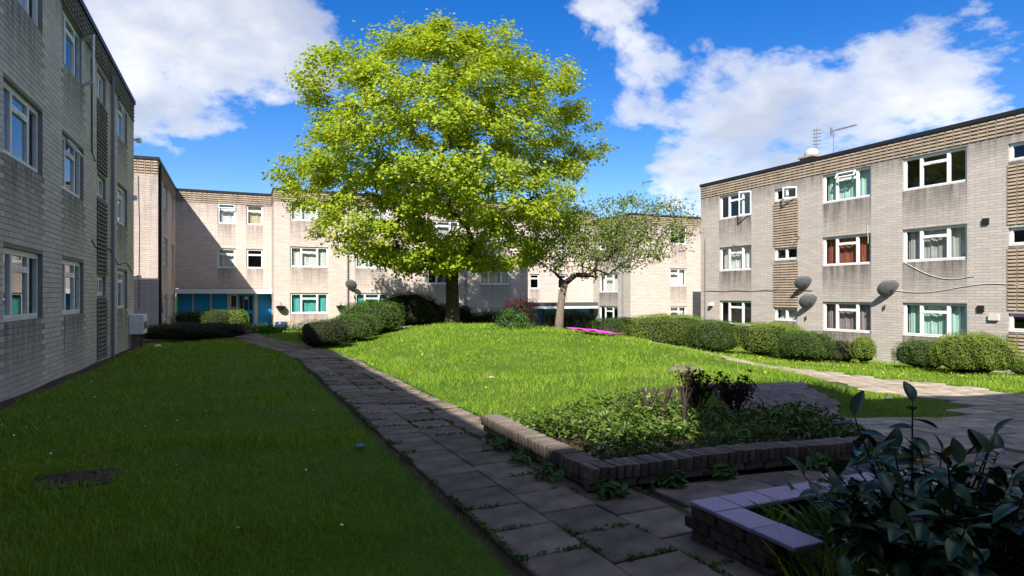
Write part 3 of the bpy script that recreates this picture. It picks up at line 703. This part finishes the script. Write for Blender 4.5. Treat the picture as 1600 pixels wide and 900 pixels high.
ST2 = [bevel_box('brick', (.215, .1, .066), M_brk2, .005, .003, i+170) for i in range(4)]; STY2 = [bevel_box('brick', (.1, .215, .066), M_brk2, .005, .003, i+190) for i in range(4)]
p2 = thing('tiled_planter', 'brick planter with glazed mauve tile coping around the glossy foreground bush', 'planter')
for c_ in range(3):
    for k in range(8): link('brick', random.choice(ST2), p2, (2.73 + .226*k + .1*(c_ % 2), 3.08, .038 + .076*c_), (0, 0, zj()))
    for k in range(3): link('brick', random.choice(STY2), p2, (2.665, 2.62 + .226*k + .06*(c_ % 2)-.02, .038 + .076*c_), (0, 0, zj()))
TL = [bevel_box('tile', (.288, .22, .022), M_tile, .005, .001, i+100) for i in range(3)]; TLY = [bevel_box('tile', (.22, .288, .022), M_tile, .005, .001, i+110) for i in range(3)]
for k in range(6): link('tile', random.choice(TL), p2, (2.985 + .294*k, 3.06, .242+zj()*.4), (zj(), zj(), zj()))
link('tile', bevel_box('tile', (.222, .22, .022), M_tile, .005, .001, 120), p2, (2.725, 3.06, .242))
for k in range(2): link('tile', random.choice(TLY), p2, (2.725, 2.80 - .294*k, .242+zj()*.4), (zj(), zj(), zj()))
MB().box((2.76, 1.2, -.2), (4.6, 2.98, .13)).build('soil_bed', M_soil, p2)

# ------------------------------------------------------------------ trees
def build_tree(t, base, trunk_pts, trunk_r, attract, bark, tip_r=.007, power=2.35, seed=1):
    """grow branches from the trunk to every attractor; returns the tip directions"""
    rr = np.random.default_rng(seed)
    nodes = [np.array(p, float) for p in trunk_pts]; par = [-1] + list(range(len(trunk_pts)-1))
    fork = nodes[-1]; order = np.argsort(np.linalg.norm(attract - fork, axis=1)); tips = []
    for ai in order:
        A = attract[ai]; arr = np.array(nodes); first = len(trunk_pts) - 2
        dv = A - arr; dist = np.linalg.norm(dv, axis=1)
        depth_pen = np.linalg.norm(arr - fork, axis=1)
        cost = dist + .35*np.abs(depth_pen)*(depth_pen > np.linalg.norm(A-fork)) + .25*np.clip(arr[:, 2]-A[2], 0, 9)
        cost[:first] = 1e9; j = int(np.argmin(cost)); p0 = nodes[j]; L = dist[j]; n = max(1, int(L/.45)); prev = j
        bow = rr.normal(size=3)*.07*L + np.array([0, 0, -.10*L if L > 1.2 else .05*L])
        for k in range(1, n+1):
            s = k/n; nodes.append(p0 + (A-p0)*s + bow*math.sin(math.pi*s) + rr.normal(size=3)*.02*(k < n)); par.append(prev); prev = len(nodes)-1
        tips.append(prev)
    rad = np.zeros(len(nodes)); kids = [[] for _ in nodes]
    for i, p in enumerate(par):
        if p >= 0: kids[p].append(i)
    for i in range(len(nodes)-1, -1, -1): rad[i] = (sum(rad[k]**power for k in kids[i]))**(1/power) if kids[i] else tip_r
    sc = trunk_r/rad[len(trunk_pts)-1]
    rad = np.where(rad > tip_r*1.5, rad*(1+(sc-1)*np.clip((rad-tip_r)/(rad[len(trunk_pts)-1]), 0, 1)), rad)
    for i in range(len(trunk_pts)): rad[i] = trunk_r*(1 + .55*(1 - i/(len(trunk_pts)-1))**3)
    tr = MB(); tr.tube([tuple(nodes[i]) for i in range(len(trunk_pts))], [float(rad[i]) for i in range(len(trunk_pts))], 12)
    tr.build('trunk', bark, t, smooth=True)
    b = MB()
    for i in range(len(trunk_pts), len(nodes)):
        p = par[i]; r0 = min(rad[p], rad[i]*1.25 + .004); b.tube([tuple(nodes[p]), tuple(nodes[i])], [float(r0), float(rad[i])], 7 if rad[i] > .05 else 4 if rad[i] > .015 else 3, cap=False)
    b.build('branches', M_twig if bark is M_bark2 else bark, t, smooth=True)
    return np.array([nodes[i] for i in tips])
# maple
TB = np.array([8.97, 27.2, G(8.97, 27.2)])
mp = thing('maple_tree', 'big maple in fresh yellow-green leaf with dark trunk on the mound', 'tree', tuple(TB))
zp = [2.5, 3.1, 3.9, 5.1, 6.4, 8.4, 10.1, 11.4, 12.3, 13.0]; rp = [2.3, 4.3, 5.7, 6.5, 6.85, 6.75, 6.2, 5.3, 3.9, 1.2]
pts = []
while len(pts) < 1020:
    z = random.uniform(2.5, 13.0); r = np.interp(z, zp, rp); q = math.sqrt(random.random()); q = q**.62 if random.random() < .75 else q
    a_ = random.uniform(0, 2*math.pi); lump = 1 + .10*math.sin(3*a_+z) + .07*math.sin(7*a_-1.7*z)
    if math.sin(2.1*a_+1.1*z)*math.sin(1.7*z-a_)*math.sin(5*q+z) > .42: continue
    pts.append((q*r*lump*math.cos(a_) - .35*.9157, q*r*lump*math.sin(a_)*.92 + .14, z))
att = np.array(pts); trunk = [(0, 0, -.3), (0, 0, .3), (.02, 0, 1.0), (0, .02, 1.8), (.02, 0, 2.5), (.03, .03, 3.1)]
tips = build_tree(mp, TB, trunk, .27, att, M_bark, .008, 2.3, 3)
cs = []; ns = []
for tp in tips:
    n = random.randint(60, 150); out = tp - np.array([0, 0, 6.5]); out /= np.linalg.norm(out)+1e-6
    o_ = rng.normal(size=(n, 3))*np.array([.26, .26, .16]); o_[:, 2] -= .25*(o_[:, 0]**2 + o_[:, 1]**2)
    cs.append(tp + o_); ns.append(rng.normal(size=(n, 3))*.38 + np.array([0, 0, .8]) + out*.5)
cs = np.concatenate(cs); ns = np.concatenate(ns)
v, f, at = leaf_arrays(cs, ns, rng.uniform(.10, .20, len(cs)), .85, .12); np_mesh('crown', v, f, M_maple, mp, at)
# small tree
TS = np.array([12.7, 23.9, G(12.7, 23.9)]); ri = np.array([.9157, -.4019, 0])
sm = thing('small_tree', 'small spreading tree with thin bronze-green leaves leaning over the pink mat', 'tree', tuple(TS))
pts = []
while len(pts) < 420:
    q = rng.normal(size=3); q /= np.linalg.norm(q); q *= random.random()**.4
    p = ri*(2.3 + q[0]*3.7) + np.array([.4, .9157, 0])*q[1]*2.6 + np.array([0, 0, 4.1 + .12*q[0]*3 + q[2]*1.75])
    if p[2] > 2.3: pts.append(p)
tips = build_tree(sm, TS, [(0, 0, -.2), (.02, 0, .5), (.08, -.02, 1.2), (.16, -.05, 1.75), (.25, -.08, 2.1)], .15, np.array(pts), M_bark2, .006, 2.2, 5)
cs = np.concatenate([tp + rng.normal(size=(24, 3))*[.22, .22, .12] for tp in tips])
v, f, at = leaf_arrays(cs, rng.normal(size=(len(cs), 3)) + [0, 0, .5], rng.uniform(.09, .16, len(cs)), .55, .1); np_mesh('crown', v, f, M_cherry, sm, at)
bt = thing('bare_tree', 'bare twiggy tree showing above the far roof', 'tree', (37.5, 47, -1))
pts = [np.array([random.gauss(0, 1.6), random.gauss(0, 1.6), random.uniform(5, 11.5)]) for _ in range(160)]
build_tree(bt, None, [(0, 0, 0), (0, 0, 2), (0, .1, 4)], .2, np.array(pts), M_twig, .012, 2.2, 8)

# ------------------------------------------------------------------ hedges and shrubs
def shrub(name, label, x, y, rx, ry, h, m, n=5000, leaf=.06, rz=0, power=2.6, rough=.10, cat='hedge', group=None, flat=.0):
    if 'hedge' in name: power = 3.4; rough *= .6
    n = int(n*1.9); leaf *= .72
    z0 = G(x, y); t = thing(name, label, cat, (x, y, z0), rz, group)
    ph = rng.random(6)*6
    def rad(d):
        az = np.arctan2(d[:, 1], d[:, 0]); el_ = np.arcsin(np.clip(d[:, 2], -1, 1))
        return 1 + rough*(np.sin(3*az+ph[0])*np.cos(2*el_+ph[1]) + .7*np.sin(7*az+ph[2]+3*el_) + .5*np.sin(13*az+5*el_+ph[3]))
    d = norm(rng.normal(size=(n, 3))); d[:, 2] = np.where(d[:, 2] < -.55, -d[:, 2], d[:, 2])
    sup = (np.abs(d)**power).sum(1)**(-1/power)
    shell = 1 - np.abs(rng.normal(size=n))*.09 + (rng.random(n) < .06)*rng.random(n)*.10
    S = np.array([rx, ry, h*.5]); p = d*(sup*rad(d)*shell)[:, None]*S + [0, 0, h*.5]
    p[:, 2] = np.maximum(p[:, 2], .02)
    nr = norm(d/S)*.9 + rng.normal(size=(n, 3))*.55 + [0, 0, .25]
    v, f, at = leaf_arrays(p, nr, rng.uniform(.7, 1.3, n)*leaf, .5, .1); np_mesh('foliage', v, f, m, t, at)
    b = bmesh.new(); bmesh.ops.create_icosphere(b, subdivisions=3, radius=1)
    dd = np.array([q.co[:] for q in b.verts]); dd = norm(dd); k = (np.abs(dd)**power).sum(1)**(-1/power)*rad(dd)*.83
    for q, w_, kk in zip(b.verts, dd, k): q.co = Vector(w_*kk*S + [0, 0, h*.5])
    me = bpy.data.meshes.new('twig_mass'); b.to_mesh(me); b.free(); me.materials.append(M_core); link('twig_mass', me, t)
    return t
shrub('low_shrub', 'low dark spreading shrub at the far edge of the shaded lawn', -1.6, 29.5, 2.3, .9, .75, M_hedge_d, 5000, .06)
shrub('clipped_hedge', 'clipped hedge with a yellow-green sunlit end in front of the blue panels', -1.3, 35.5, 1.7, .8, 1.25, M_hedge, 4500, .06)
shrub('shrub', 'yellow-green shrub catching sun beside the blue entrance door', .05, 35.2, .55, .5, 1.2, M_hedge_l, 1800, .07, cat='shrub')
shrub('shrub', 'dense dark shrub at the bend of the path, half in shadow', 2.75, 22.4, .85, .85, .95, M_hedge_d, 4000, .05, cat='shrub')
shrub('shrub', 'olive shrub between the dark path-side shrub and the broad round shrub', 4.0, 24.2, .95, .9, 1.05, M_hedge, 4500, .055, cat='shrub')
shrub('shrub', 'broad round green shrub in front of the teal curtained window', 5.3, 26.6, 1.25, 1.2, 1.45, M_hedge, 6500, .075, cat='shrub', rough=.13)
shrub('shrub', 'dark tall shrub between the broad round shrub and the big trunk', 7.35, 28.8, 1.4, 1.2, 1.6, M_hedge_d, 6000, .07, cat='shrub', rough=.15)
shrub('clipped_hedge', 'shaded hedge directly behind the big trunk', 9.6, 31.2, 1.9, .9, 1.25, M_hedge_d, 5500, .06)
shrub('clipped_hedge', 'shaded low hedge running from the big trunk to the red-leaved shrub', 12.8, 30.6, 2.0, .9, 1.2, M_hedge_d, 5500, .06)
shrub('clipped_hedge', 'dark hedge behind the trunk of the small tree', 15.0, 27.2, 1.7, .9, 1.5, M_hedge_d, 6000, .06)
shrub('clipped_hedge', 'bright clipped hedge next to the pink mat and small tree', 16.2, 24.6, 1.5, 1.1, 1.35, M_hedge, 6500, .055)
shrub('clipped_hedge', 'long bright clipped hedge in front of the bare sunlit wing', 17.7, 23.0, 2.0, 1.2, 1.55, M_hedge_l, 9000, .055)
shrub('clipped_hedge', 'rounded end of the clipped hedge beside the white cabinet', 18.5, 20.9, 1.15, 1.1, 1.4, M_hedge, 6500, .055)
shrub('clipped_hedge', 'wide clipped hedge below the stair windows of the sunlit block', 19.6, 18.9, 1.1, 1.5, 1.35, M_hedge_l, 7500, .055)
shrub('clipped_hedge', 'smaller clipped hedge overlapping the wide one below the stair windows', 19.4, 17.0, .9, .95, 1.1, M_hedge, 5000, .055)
shrub('shrub', 'loose straggly shrub between the clipped hedges and the small cone', 20.3, 16.4, .6, .7, .75, M_hedge_d, 1400, .08, cat='shrub', rough=.25)
shrub('cone_shrub', 'small pointed green bush below the mauve curtained window', 20.4, 15.4, .45, .45, 1.0, M_hedge_l, 2600, .05, cat='shrub', power=1.8)
shrub('shrub', 'brownish rounded bush left of the largest round bush', 20.4, 13.3, .75, .8, .95, M_hedge, 4000, .05, cat='shrub')
shrub('shrub', 'largest round bush below the mint curtained window', 20.4, 11.75, 1.0, 1.05, 1.25, M_hedge_l, 8500, .05, cat='shrub')
shrub('shrub', 'ragged weedy bush at the foot of the wall past the largest round bush', 21.8, 10.6, .7, .9, .6, M_weed, 2500, .08, cat='shrub', rough=.25)
rs = shrub('red_shrub', 'dark red-leaved shrub on the mound between the two trees', 9.75, 21.6, .5, .5, 1.05, M_redleaf, 1700, .09, cat='shrub', rough=.3)
shrub('shrub', 'leggy green shrub at the foot of the red-leaved shrub', 9.2, 20.9, .5, .45, .6, M_weed, 700, .12, cat='shrub', rough=.3)
fp = thing('flower_pot', 'dark blue glazed pot beside the blue entrance panel', 'flower pot', (2.3, 37.6, G(2.3, 37.6)))
MB().lathe([(0, 0), (.24, 0), (.32, .3), (.34, .5), (.3, .52), (.28, .45), (0, .44)], 18).build('pot', M_bluegl, fp, smooth=True)
def tuft(name, label, x, y, n, h, spread, m, cat='plant', flower=None, lean=.35, w=.02, parent_z=None):
    t = thing(name, label, cat, (x, y, G(x, y) if parent_z is None else parent_z)); c = rng.normal(size=(n, 2))*spread; hh = rng.uniform(.6, 1.1, n)*h
    ln = rng.normal(size=(n, 2))*lean*h + c*.6; az = rng.random(n)*6.28; sx = np.cos(az)*w*.5; sy = np.sin(az)*w*.5
    v = np.stack([np.stack([c[:, 0]-sx, c[:, 1]-sy, 0*hh], 1), np.stack([c[:, 0]+sx, c[:, 1]+sy, 0*hh], 1), np.stack([c[:, 0]+ln[:, 0]*.4+sx*.8, c[:, 1]+ln[:, 1]*.4+sy*.8, hh*.62], 1),
                  np.stack([c[:, 0]+ln[:, 0]*.4-sx*.8, c[:, 1]+ln[:, 1]*.4-sy*.8, hh*.62], 1), np.stack([c[:, 0]+ln[:, 0], c[:, 1]+ln[:, 1], hh], 1)], 1).reshape(-1, 3)
    i = np.arange(n)[:, None]*5; f = np.concatenate([np.hstack([i, i+1, i+2]), np.hstack([i, i+2, i+3]), np.hstack([i+3, i+2, i+4])])
    np_mesh('blades', v, f, m, t, np.repeat(rng.random(n), 5))
    if flower:
        k = max(6, n//8); cc = np.stack([rng.normal(size=k)*spread, rng.normal(size=k)*spread, rng.uniform(.7, 1.05, k)*h], 1)
        vv, ff, aa = leaf_arrays(cc, rng.normal(size=(k, 3)) + [0, 0, 1], np.full(k, .09), 1, .1); np_mesh('flowers', vv, ff, flower, t, aa)
    return t
tuft('flower_clump', 'red flowers growing beside the blue glazed pot', 2.9, 37.5, 120, .55, .25, M_weed, 'flowers', M_petal_r)
tuft('leafy_plant', 'green strappy plants beside the entrance path', 1.45, 34.5, 260, .6, .35, M_weed, w=.05)
tuft('leafy_plant', 'clump of bluebell leaves in front of the red-leaved shrub', 9.0, 19.8, 150, .3, .3, M_weed, w=.03)
# bed of ground cover inside the brick planter
n = 8500; px = rng.uniform(2.75, 6.1, n); py = 4.45 + rng.random(n)*np.where(px < 5.3, 2.2, 1.15); hh = .17 + .10*np.sin(px*2.3+1)*np.sin(py*2.7) + .09*rng.random(n)
kp = np.sin(px*3.1+py)*np.sin(py*4.3-px*1.7) + rng.random(n)*1.1 > .0; px, py, hh = px[kp], py[kp], hh[kp]; n = len(px)
c = np.stack([px, py, .05 + rng.random(n)**.6*hh*1.1 - .045*np.clip(px-4, 0, 9)], 1)
v, f, at = leaf_arrays(c, rng.normal(size=(n, 3))*.6 + [0, 0, .8], rng.uniform(.05, .095, n), .42, .12)
gc = np_mesh('ground_cover', v, f, M_cover, None, at); tag(gc, 'bright leafy ground cover filling the brick planter bed', 'ground cover'); kind(gc, 'stuff')
for i, (x, y, h, lab) in enumerate(((5.15, 6.15, .62, 'taller dark bronze shrub at the back of the planter bed'), (5.75, 6.1, .55, 'dark bronze shrub in the planter next to the brick slope'))):
    t = thing('bronze_shrub', lab, 'shrub', (x, y, 0)); m = MB(); cs = []
    for k in range(16):
        a_ = random.random()*6.28; l = random.uniform(.05, .3); e = (math.cos(a_)*l, math.sin(a_)*l*.7, h*random.uniform(.65, 1.05)); m.tube([(0, 0, 0), (e[0]*.5, e[1]*.5, e[2]*.5), e], [.012, .009, .004], 4)
        cs.append(np.array([0, 0, h*.3])*(1-np.linspace(.2, 1, 42))[:, None] + np.array(e)*np.linspace(.3, 1, 42)[:, None] + rng.normal(size=(42, 3))*.035)
    m.build('stems', M_twig, t); cs = np.concatenate(cs); v, f, at = leaf_arrays(cs, rng.normal(size=(len(cs), 3)), rng.uniform(.05, .09, len(cs)), .35, .1); np_mesh('foliage', v, f, M_bronze, t, at)
cs_ = thing('cut_shrub', 'cut-back shrub with bare woody stems standing in the planter ground cover', 'shrub', (4.55, 6.0, .05))
for x, y in ((-.2, 0), (.05, .05), (.27, -.05)):
    m = MB()
    for k in range(5): a_ = random.random()*6.28; m.tube([(0, 0, 0), (.03*math.cos(a_), .03*math.sin(a_), .22), (.12*math.cos(a_), .12*math.sin(a_), .42)], [.016, .012, .006], 5)
    m.build('stem', M_twig, cs_, loc=(x, y, 0))
# weeds at foot of the walls
WD = [(2.42, 5.9, 'between the path and lit end of the brick planter'), (2.42, 5.3, 'at the foot of the planter wall where the shadow edge crosses'), (2.40, 4.75, 'beside the planter wall near its corner'), (2.62, 4.08, 'at the outer corner of the brick planter'), (3.2, 4.1, 'against the long front of the brick planter near its corner'), (3.75, 4.12, 'with broad leaves against the front of the brick planter'), (4.85, 4.1, 'far along the front of the brick planter'), (5.5, 4.1, 'near the end of the brick planter front')]
for x, y, lab in WD:
    t = thing('weed', 'green weed ' + lab, 'weed', (x, y, G(x, y)+.03)); n = 46
    a_ = rng.random(n)*6.28; r_ = rng.random(n)*.17; c = np.stack([np.cos(a_)*r_*(.6 if x < 2.5 else 1), np.sin(a_)*r_*(1.5 if x < 2.5 else .5), .02 + .11*rng.random(n)], 1)
    v, f, at = leaf_arrays(c, np.stack([np.cos(a_)*.5, np.sin(a_)*.5, np.ones(n)*.8], 1) + rng.normal(size=(n, 3))*.25, rng.uniform(.06, .14, n), .38, .08); np_mesh('leaves', v, f, M_weed, t, at)
tuft('grass_clump', 'tall grass clump in front of the tiled planter end', 2.85, 2.2, 220, .3, .13, M_grass, 'grass', None, .3, .012)
tuft('grass_clump', 'grass tuft growing over the tiles beside the planter corner', 3.0, 2.86, 50, .16, .03, M_grass, 'grass', None, .5, .006, .13)
t = tuft('leafy_weed', 'broad-leaved weeds inside the tiled planter', 3.35, 2.65, 110, .17, .14, M_weed, 'weed', None, .3, .045, .13)

# ------------------------------------------------------------------ camellia-like bush in front
cb = thing('glossy_bush', 'dark glossy broad-leaved bush in the tiled planter', 'bush', (3.2, 1.92, .13))
def leaf_mesh(L, W, curl, m):
    v = []; f = []; ns_ = 7
    for i in range(ns_):
        s = i/(ns_-1); w = W*math.sin(math.pi*min(1, s*.94+.03))**.8*(1-.15*s); zc = -curl*L*s*s; x = L*s
        v += [(x, -w/2, zc + .16*w), (x, -w/4, zc+.035*w), (x, 0, zc), (x, w/4, zc+.035*w), (x, w/2, zc + .16*w)]
    for i in range(ns_-1):
        for j in range(4): f.append((i*5+j, i*5+5+j, i*5+6+j, i*5+1+j))
    me = bpy.data.meshes.new('leaf'); me.from_pydata(v, [], f); me.update(); me.materials.append(m); me.polygons.foreach_set('use_smooth', [True]*len(f)); return me
LM = [leaf_mesh(random.uniform(.105, .145), random.uniform(.066, .088), random.uniform(.1, .55), M_camel) for _ in range(9)] + [leaf_mesh(.09, .045, .3, M_camel_y)]
stems = MB(); leaf_sites = []
for k in range(110):
    a_ = random.uniform(0, 6.28); q = math.sqrt(random.random())
    e = Vector((math.cos(a_)*q*.85 + .1, math.sin(a_)*q*.72 - .05, random.uniform(.3, .80) - .22*q))
    if k < 3: e = Vector(((-.30, .32, .80), (.05, .25, .86), (-.62, .35, .52))[k])
    p = [Vector((e.x*.15, e.y*.15, 0))]; mid = Vector((e.x*.6, e.y*.6, e.z*.5)) + Vector((random.gauss(0, .04), random.gauss(0, .04), 0)); p += [mid, e*.9 + mid*.1, e]
    stems.tube([tuple(q_) for q_ in p], [.009, .006, .004, .002], 5)
    for i in range(9):
        s = 1 - i*.085; base = mid.lerp(e, max(0, (s-.2)/.8)); az = i*2.4 + k
        leaf_sites.append((base, az, random.uniform(-.35, .65) if i else 1.2))
random.shuffle(leaf_sites)
for i, (b_, az, el_) in enumerate(leaf_sites):
    if i >= 300: break
    link('leaf', LM[9] if random.random() < .05 else random.choice(LM[:9]), cb, b_, (random.uniform(-.4, .4), -el_, az))
rest_leaf = MB()
for (b_, az, el_) in leaf_sites[300:]:
    me = random.choice(LM[:9]); mt = Matrix.Translation(b_) @ Matrix.Rotation(az, 4, 'Z') @ Matrix.Rotation(-el_, 4, 'Y'); k = len(rest_leaf.v)
    rest_leaf.v += [tuple(mt @ q.co) for q in me.vertices]; rest_leaf.f += [tuple(k+j for j in pl.vertices) for pl in me.polygons]; rest_leaf.m += [0]*len(me.polygons)
kind(rest_leaf.build('inner_leaves', M_camel, cb, smooth=True), 'stuff')
stems.build('stems', M_twig, cb, smooth=True)

# ------------------------------------------------------------------ grass
def grass_ok(x, y):
    sh = -1.9*ss(16.5, 34, y)
    ok = (x > -3.15) & (y < 40.3) & (y > -3)
    ok &= ~((x > 1.47+sh) & (x < 2.93+sh) & (y < 38) & (rng.random(len(x)) > .015))
    ok &= ~((x > 2.4) & (y < 6.6) & (x < 6.2))
    ok &= ~((x > 2.4) & (y < 4.4))
    ok &= ~((x > 6.0) & (x < 15.32) & (y < 6.1 + .35*np.sin(x*2.3) + .25*np.sin(x*5.1+1) - .5*rng.random(len(x))**2) & (rng.random(len(x)) > .06))
    ok &= ~((x > 5.95) & (x < 7.95) & (y > 6.1) & (y < 7.05))
    ok &= ~((y >= 5.6) & (x < 15.32 + .25*np.sin(y*2.2)) & (x > 10.6 + np.minimum(1.6, (y-6)*.5) + .4*np.sin(y*1.9) - .5*rng.random(len(x))**2) & (y < 22) & (rng.random(len(x)) > .05))
    ok &= ~(np.hypot(x+1.32, y-6.5) < .22); ok &= ~(np.hypot(x-7.97, y-9.77) < .35)
    ok &= ~((y > 38.9) & (x > 1.9)); ok &= x < 22.6
    ok &= rng.random(len(x)) < .62 + .5*np.sin(x*2.1+1.3*np.sin(y*1.7))*np.sin(y*1.9-x*.8)
    ok &= rng.random(len(x)) > soil_mask(x, y)*.9*((x < 3) | (y > 6.6))
    return ok
def grass(n, dmin, dmax, pw, w0, seg):
    u = rng.random(n); d = (dmin**pw + u*(dmax**pw - dmin**pw))**(1/pw); a_ = R(66.3) + rng.uniform(-R(62), R(62), n)
    x = d*np.cos(a_); y = d*np.sin(a_); k = grass_ok(x, y); x, y, d = x[k], y[k], d[k]; n = len(x); z = ground(x, y)
    tall = 1 + .8*np.clip(np.sin(x*1.1+2*np.sin(y*.8))*np.sin(y*1.3+x*.5), -.5, 1)
    h = rng.uniform(.025, .08, n)*tall*(1 + .012*d); w = np.maximum(.0035, w0*d)*rng.uniform(.7, 1.3, n); az = rng.random(n)*6.283; ln = rng.normal(size=(n, 2))*.55*h[:, None]
    sx, sy = np.cos(az)*w/2, np.sin(az)*w/2; rn = rng.random(n)
    if seg:
        v = np.stack([np.stack([x-sx, y-sy, z-.005], 1), np.stack([x+sx, y+sy, z-.005], 1), np.stack([x+ln[:, 0]*.35+sx*.8, y+ln[:, 1]*.35+sy*.8, z+h*.65], 1), np.stack([x+ln[:, 0]*.35-sx*.8, y+ln[:, 1]*.35-sy*.8, z+h*.65], 1), np.stack([x+ln[:, 0]*1.2, y+ln[:, 1]*1.2, z+h], 1)], 1).reshape(-1, 3)
        i = np.arange(n)[:, None]*5; f = np.concatenate([np.hstack([i, i+1, i+2]), np.hstack([i, i+2, i+3]), np.hstack([i+3, i+2, i+4])]); return v, f, np.repeat(rn, 5)
    v = np.stack([np.stack([x-sx, y-sy, z-.005], 1), np.stack([x+sx, y+sy, z-.005], 1), np.stack([x+ln[:, 0], y+ln[:, 1], z+h], 1)], 1).reshape(-1, 3)
    return v, np.arange(n*3).reshape(-1, 3), np.repeat(rn, 3)
v, f, at = grass(210000, 1.6, 8.0, 1.1, .0009, True); o = np_mesh('grass', v, f, M_grass, None, at); tag(o, 'short dark lawn grass close to the viewpoint', 'grass'); kind(o, 'stuff')
v, f, at = grass(520000, 7.0, 42, .95, .0011, False); o = np_mesh('grass', v, f, M_grass, None, at); tag(o, 'lawn and mound grass stretching back to the buildings', 'grass'); kind(o, 'stuff')
# moss and small weeds in the paving joints
n = 15000; u = rng.random(n); x = np.where(u < .6, 1.5 + P*rng.integers(0, 4, n) + rng.normal(size=n)*.012, rng.uniform(1.5, 2.9, n)); y = np.where(u < .6, rng.uniform(2, 18, n), np.nan)
y = np.where(np.isnan(y), -3 + P*rng.integers(10, 45, n) + .2*np.floor((x-1.5)/P) - P/2 + rng.normal(size=n)*.012, y)
k = np.sin(x*9)+np.sin(y*3.1+x*5)+np.sin(y*7.7) + np.sin(y*1.3+x*2) > .5; x, y = x[k], y[k]; n = len(x)
v, f, at = leaf_arrays(np.stack([x, y, ground(x, y)+.036+.02*rng.random(n)], 1), rng.normal(size=(n, 3))*.5+[0, 0, 1], rng.uniform(.018, .045, n), .6, .1); o = np_mesh('joint_moss', v, f, M_weed, None, at); tag(o, 'moss and tiny weeds growing along the paving joints', 'moss'); kind(o, 'stuff')
# daisies and dandelions
def flowers(name, lab, cat, m, xy, s, hz):
    n = len(xy); c = np.column_stack([xy, ground(xy[:, 0], xy[:, 1])+hz]); v, f, at = leaf_arrays(c, rng.normal(size=(n, 3))*.3+[0, 0, 1], np.full(n, s), 1, .02); o = np_mesh(name, v, f, m, None, at); tag(o, lab, cat); kind(o, 'stuff')
flowers('daisies', 'scattered tiny white daisies in the shaded lawn', 'daisies', M_petal_w, np.concatenate([np.column_stack([rng.uniform(-3, 1.3, 60), rng.uniform(3, 22, 60)]), np.column_stack([rng.normal(-2.6, .35, 26), rng.normal(9.5, .5, 26)])]), .028, .07)
xy = np.column_stack([rng.uniform(15.6, 21.5, 130), rng.uniform(9, 20, 130)]); xy2 = np.column_stack([rng.uniform(3.5, 11.5, 60), rng.uniform(8, 24, 60)])
flowers('dandelions', 'scattered yellow dandelions in the sunny grass', 'dandelions', M_petal_y, np.concatenate([xy, xy2]), .055, .09)

# ------------------------------------------------------------------ loose things
pk = MB(); n = 12
for i in range(n+1):
    for j in range(5): x, y = 10.0 + .95*j/4, 18.4 - 2.0*i/n; pk.v.append((x, y, G(x, y) + .12 + .025*math.sin(i*1.3+j)))
for i in range(n):
    for j in range(4): pk.f.append((i*5+j, i*5+j+1, i*5+j+6, i*5+j+5)); pk.m.append(0)
o = pk.build('picnic_mat', M_pink, None, smooth=True); sol = o.modifiers.new('thick', 'SOLIDIFY'); sol.thickness = .03; tag(o, 'magenta pink mat lying on the grass below the small tree', 'mat')
m = MB(); m.lathe([(.38, -.1), (.34, .02), (.3, .05), (.12, .06), (0, .05)], 14); tag(m.build('tree_stump', M_bark2, None, smooth=True, loc=(7.97, 9.77, G(7.97, 9.77))), 'low cut tree stump in the grass of the mound', 'stump')
def litter(lab, x, y, m, s, cat='litter', name='litter'):
    b = bmesh.new(); bmesh.ops.create_icosphere(b, subdivisions=2, radius=s)
    for q in b.verts: q.co = Vector((q.co.x*random.uniform(.7, 1.3), q.co.y*random.uniform(.6, 1.1), abs(q.co.z)*random.uniform(.2, .6)))
    me = bpy.data.meshes.new(name); b.to_mesh(me); b.free(); me.materials.append(m); tag(link(name, me, None, (x, y, G(x, y)+.03)), lab, cat)
litter('crumpled blue wrapper on the shaded grass beside the path', 1.18, 6.63, mat('blue_foil', (.05, .22, .6), .3), .05)
litter('white litter on the grass below the meter cabinet', -2.6, 25.9, M_white, .13)
litter('white scrap of litter on the shaded paving beside the brick slope', 8.9, 7.6, M_white, .06)
litter('white paper scrap on shaded paving farther from the brick slope', 10.9, 7.7, M_white, .06)
litter('fallen pale leaf on the sunny mound', 4.6, 11.5, M_slab_buff, .07, 'leaf', 'fallen_leaf')
ap = thing('aeroplane', 'tiny white aeroplane high in the blue sky', 'aeroplane', (2400, 2150, 1500), .4)
MB().tube([(-18, 0, 0), (-15, 0, 0), (14, 0, 0), (19, 0, 1)], [.5, 2, 2, .4], 10).build('fuselage', M_white, ap, smooth=True)
w = MB(); w.box((-3, -17, -.4), (3, 17, .2)); w.build('wing', M_white, ap); MB().box((14, -.2, 1), (18, .2, 6)).box((15, -6, .8), (18, 6, 1.1)).build('tail', M_white, ap)
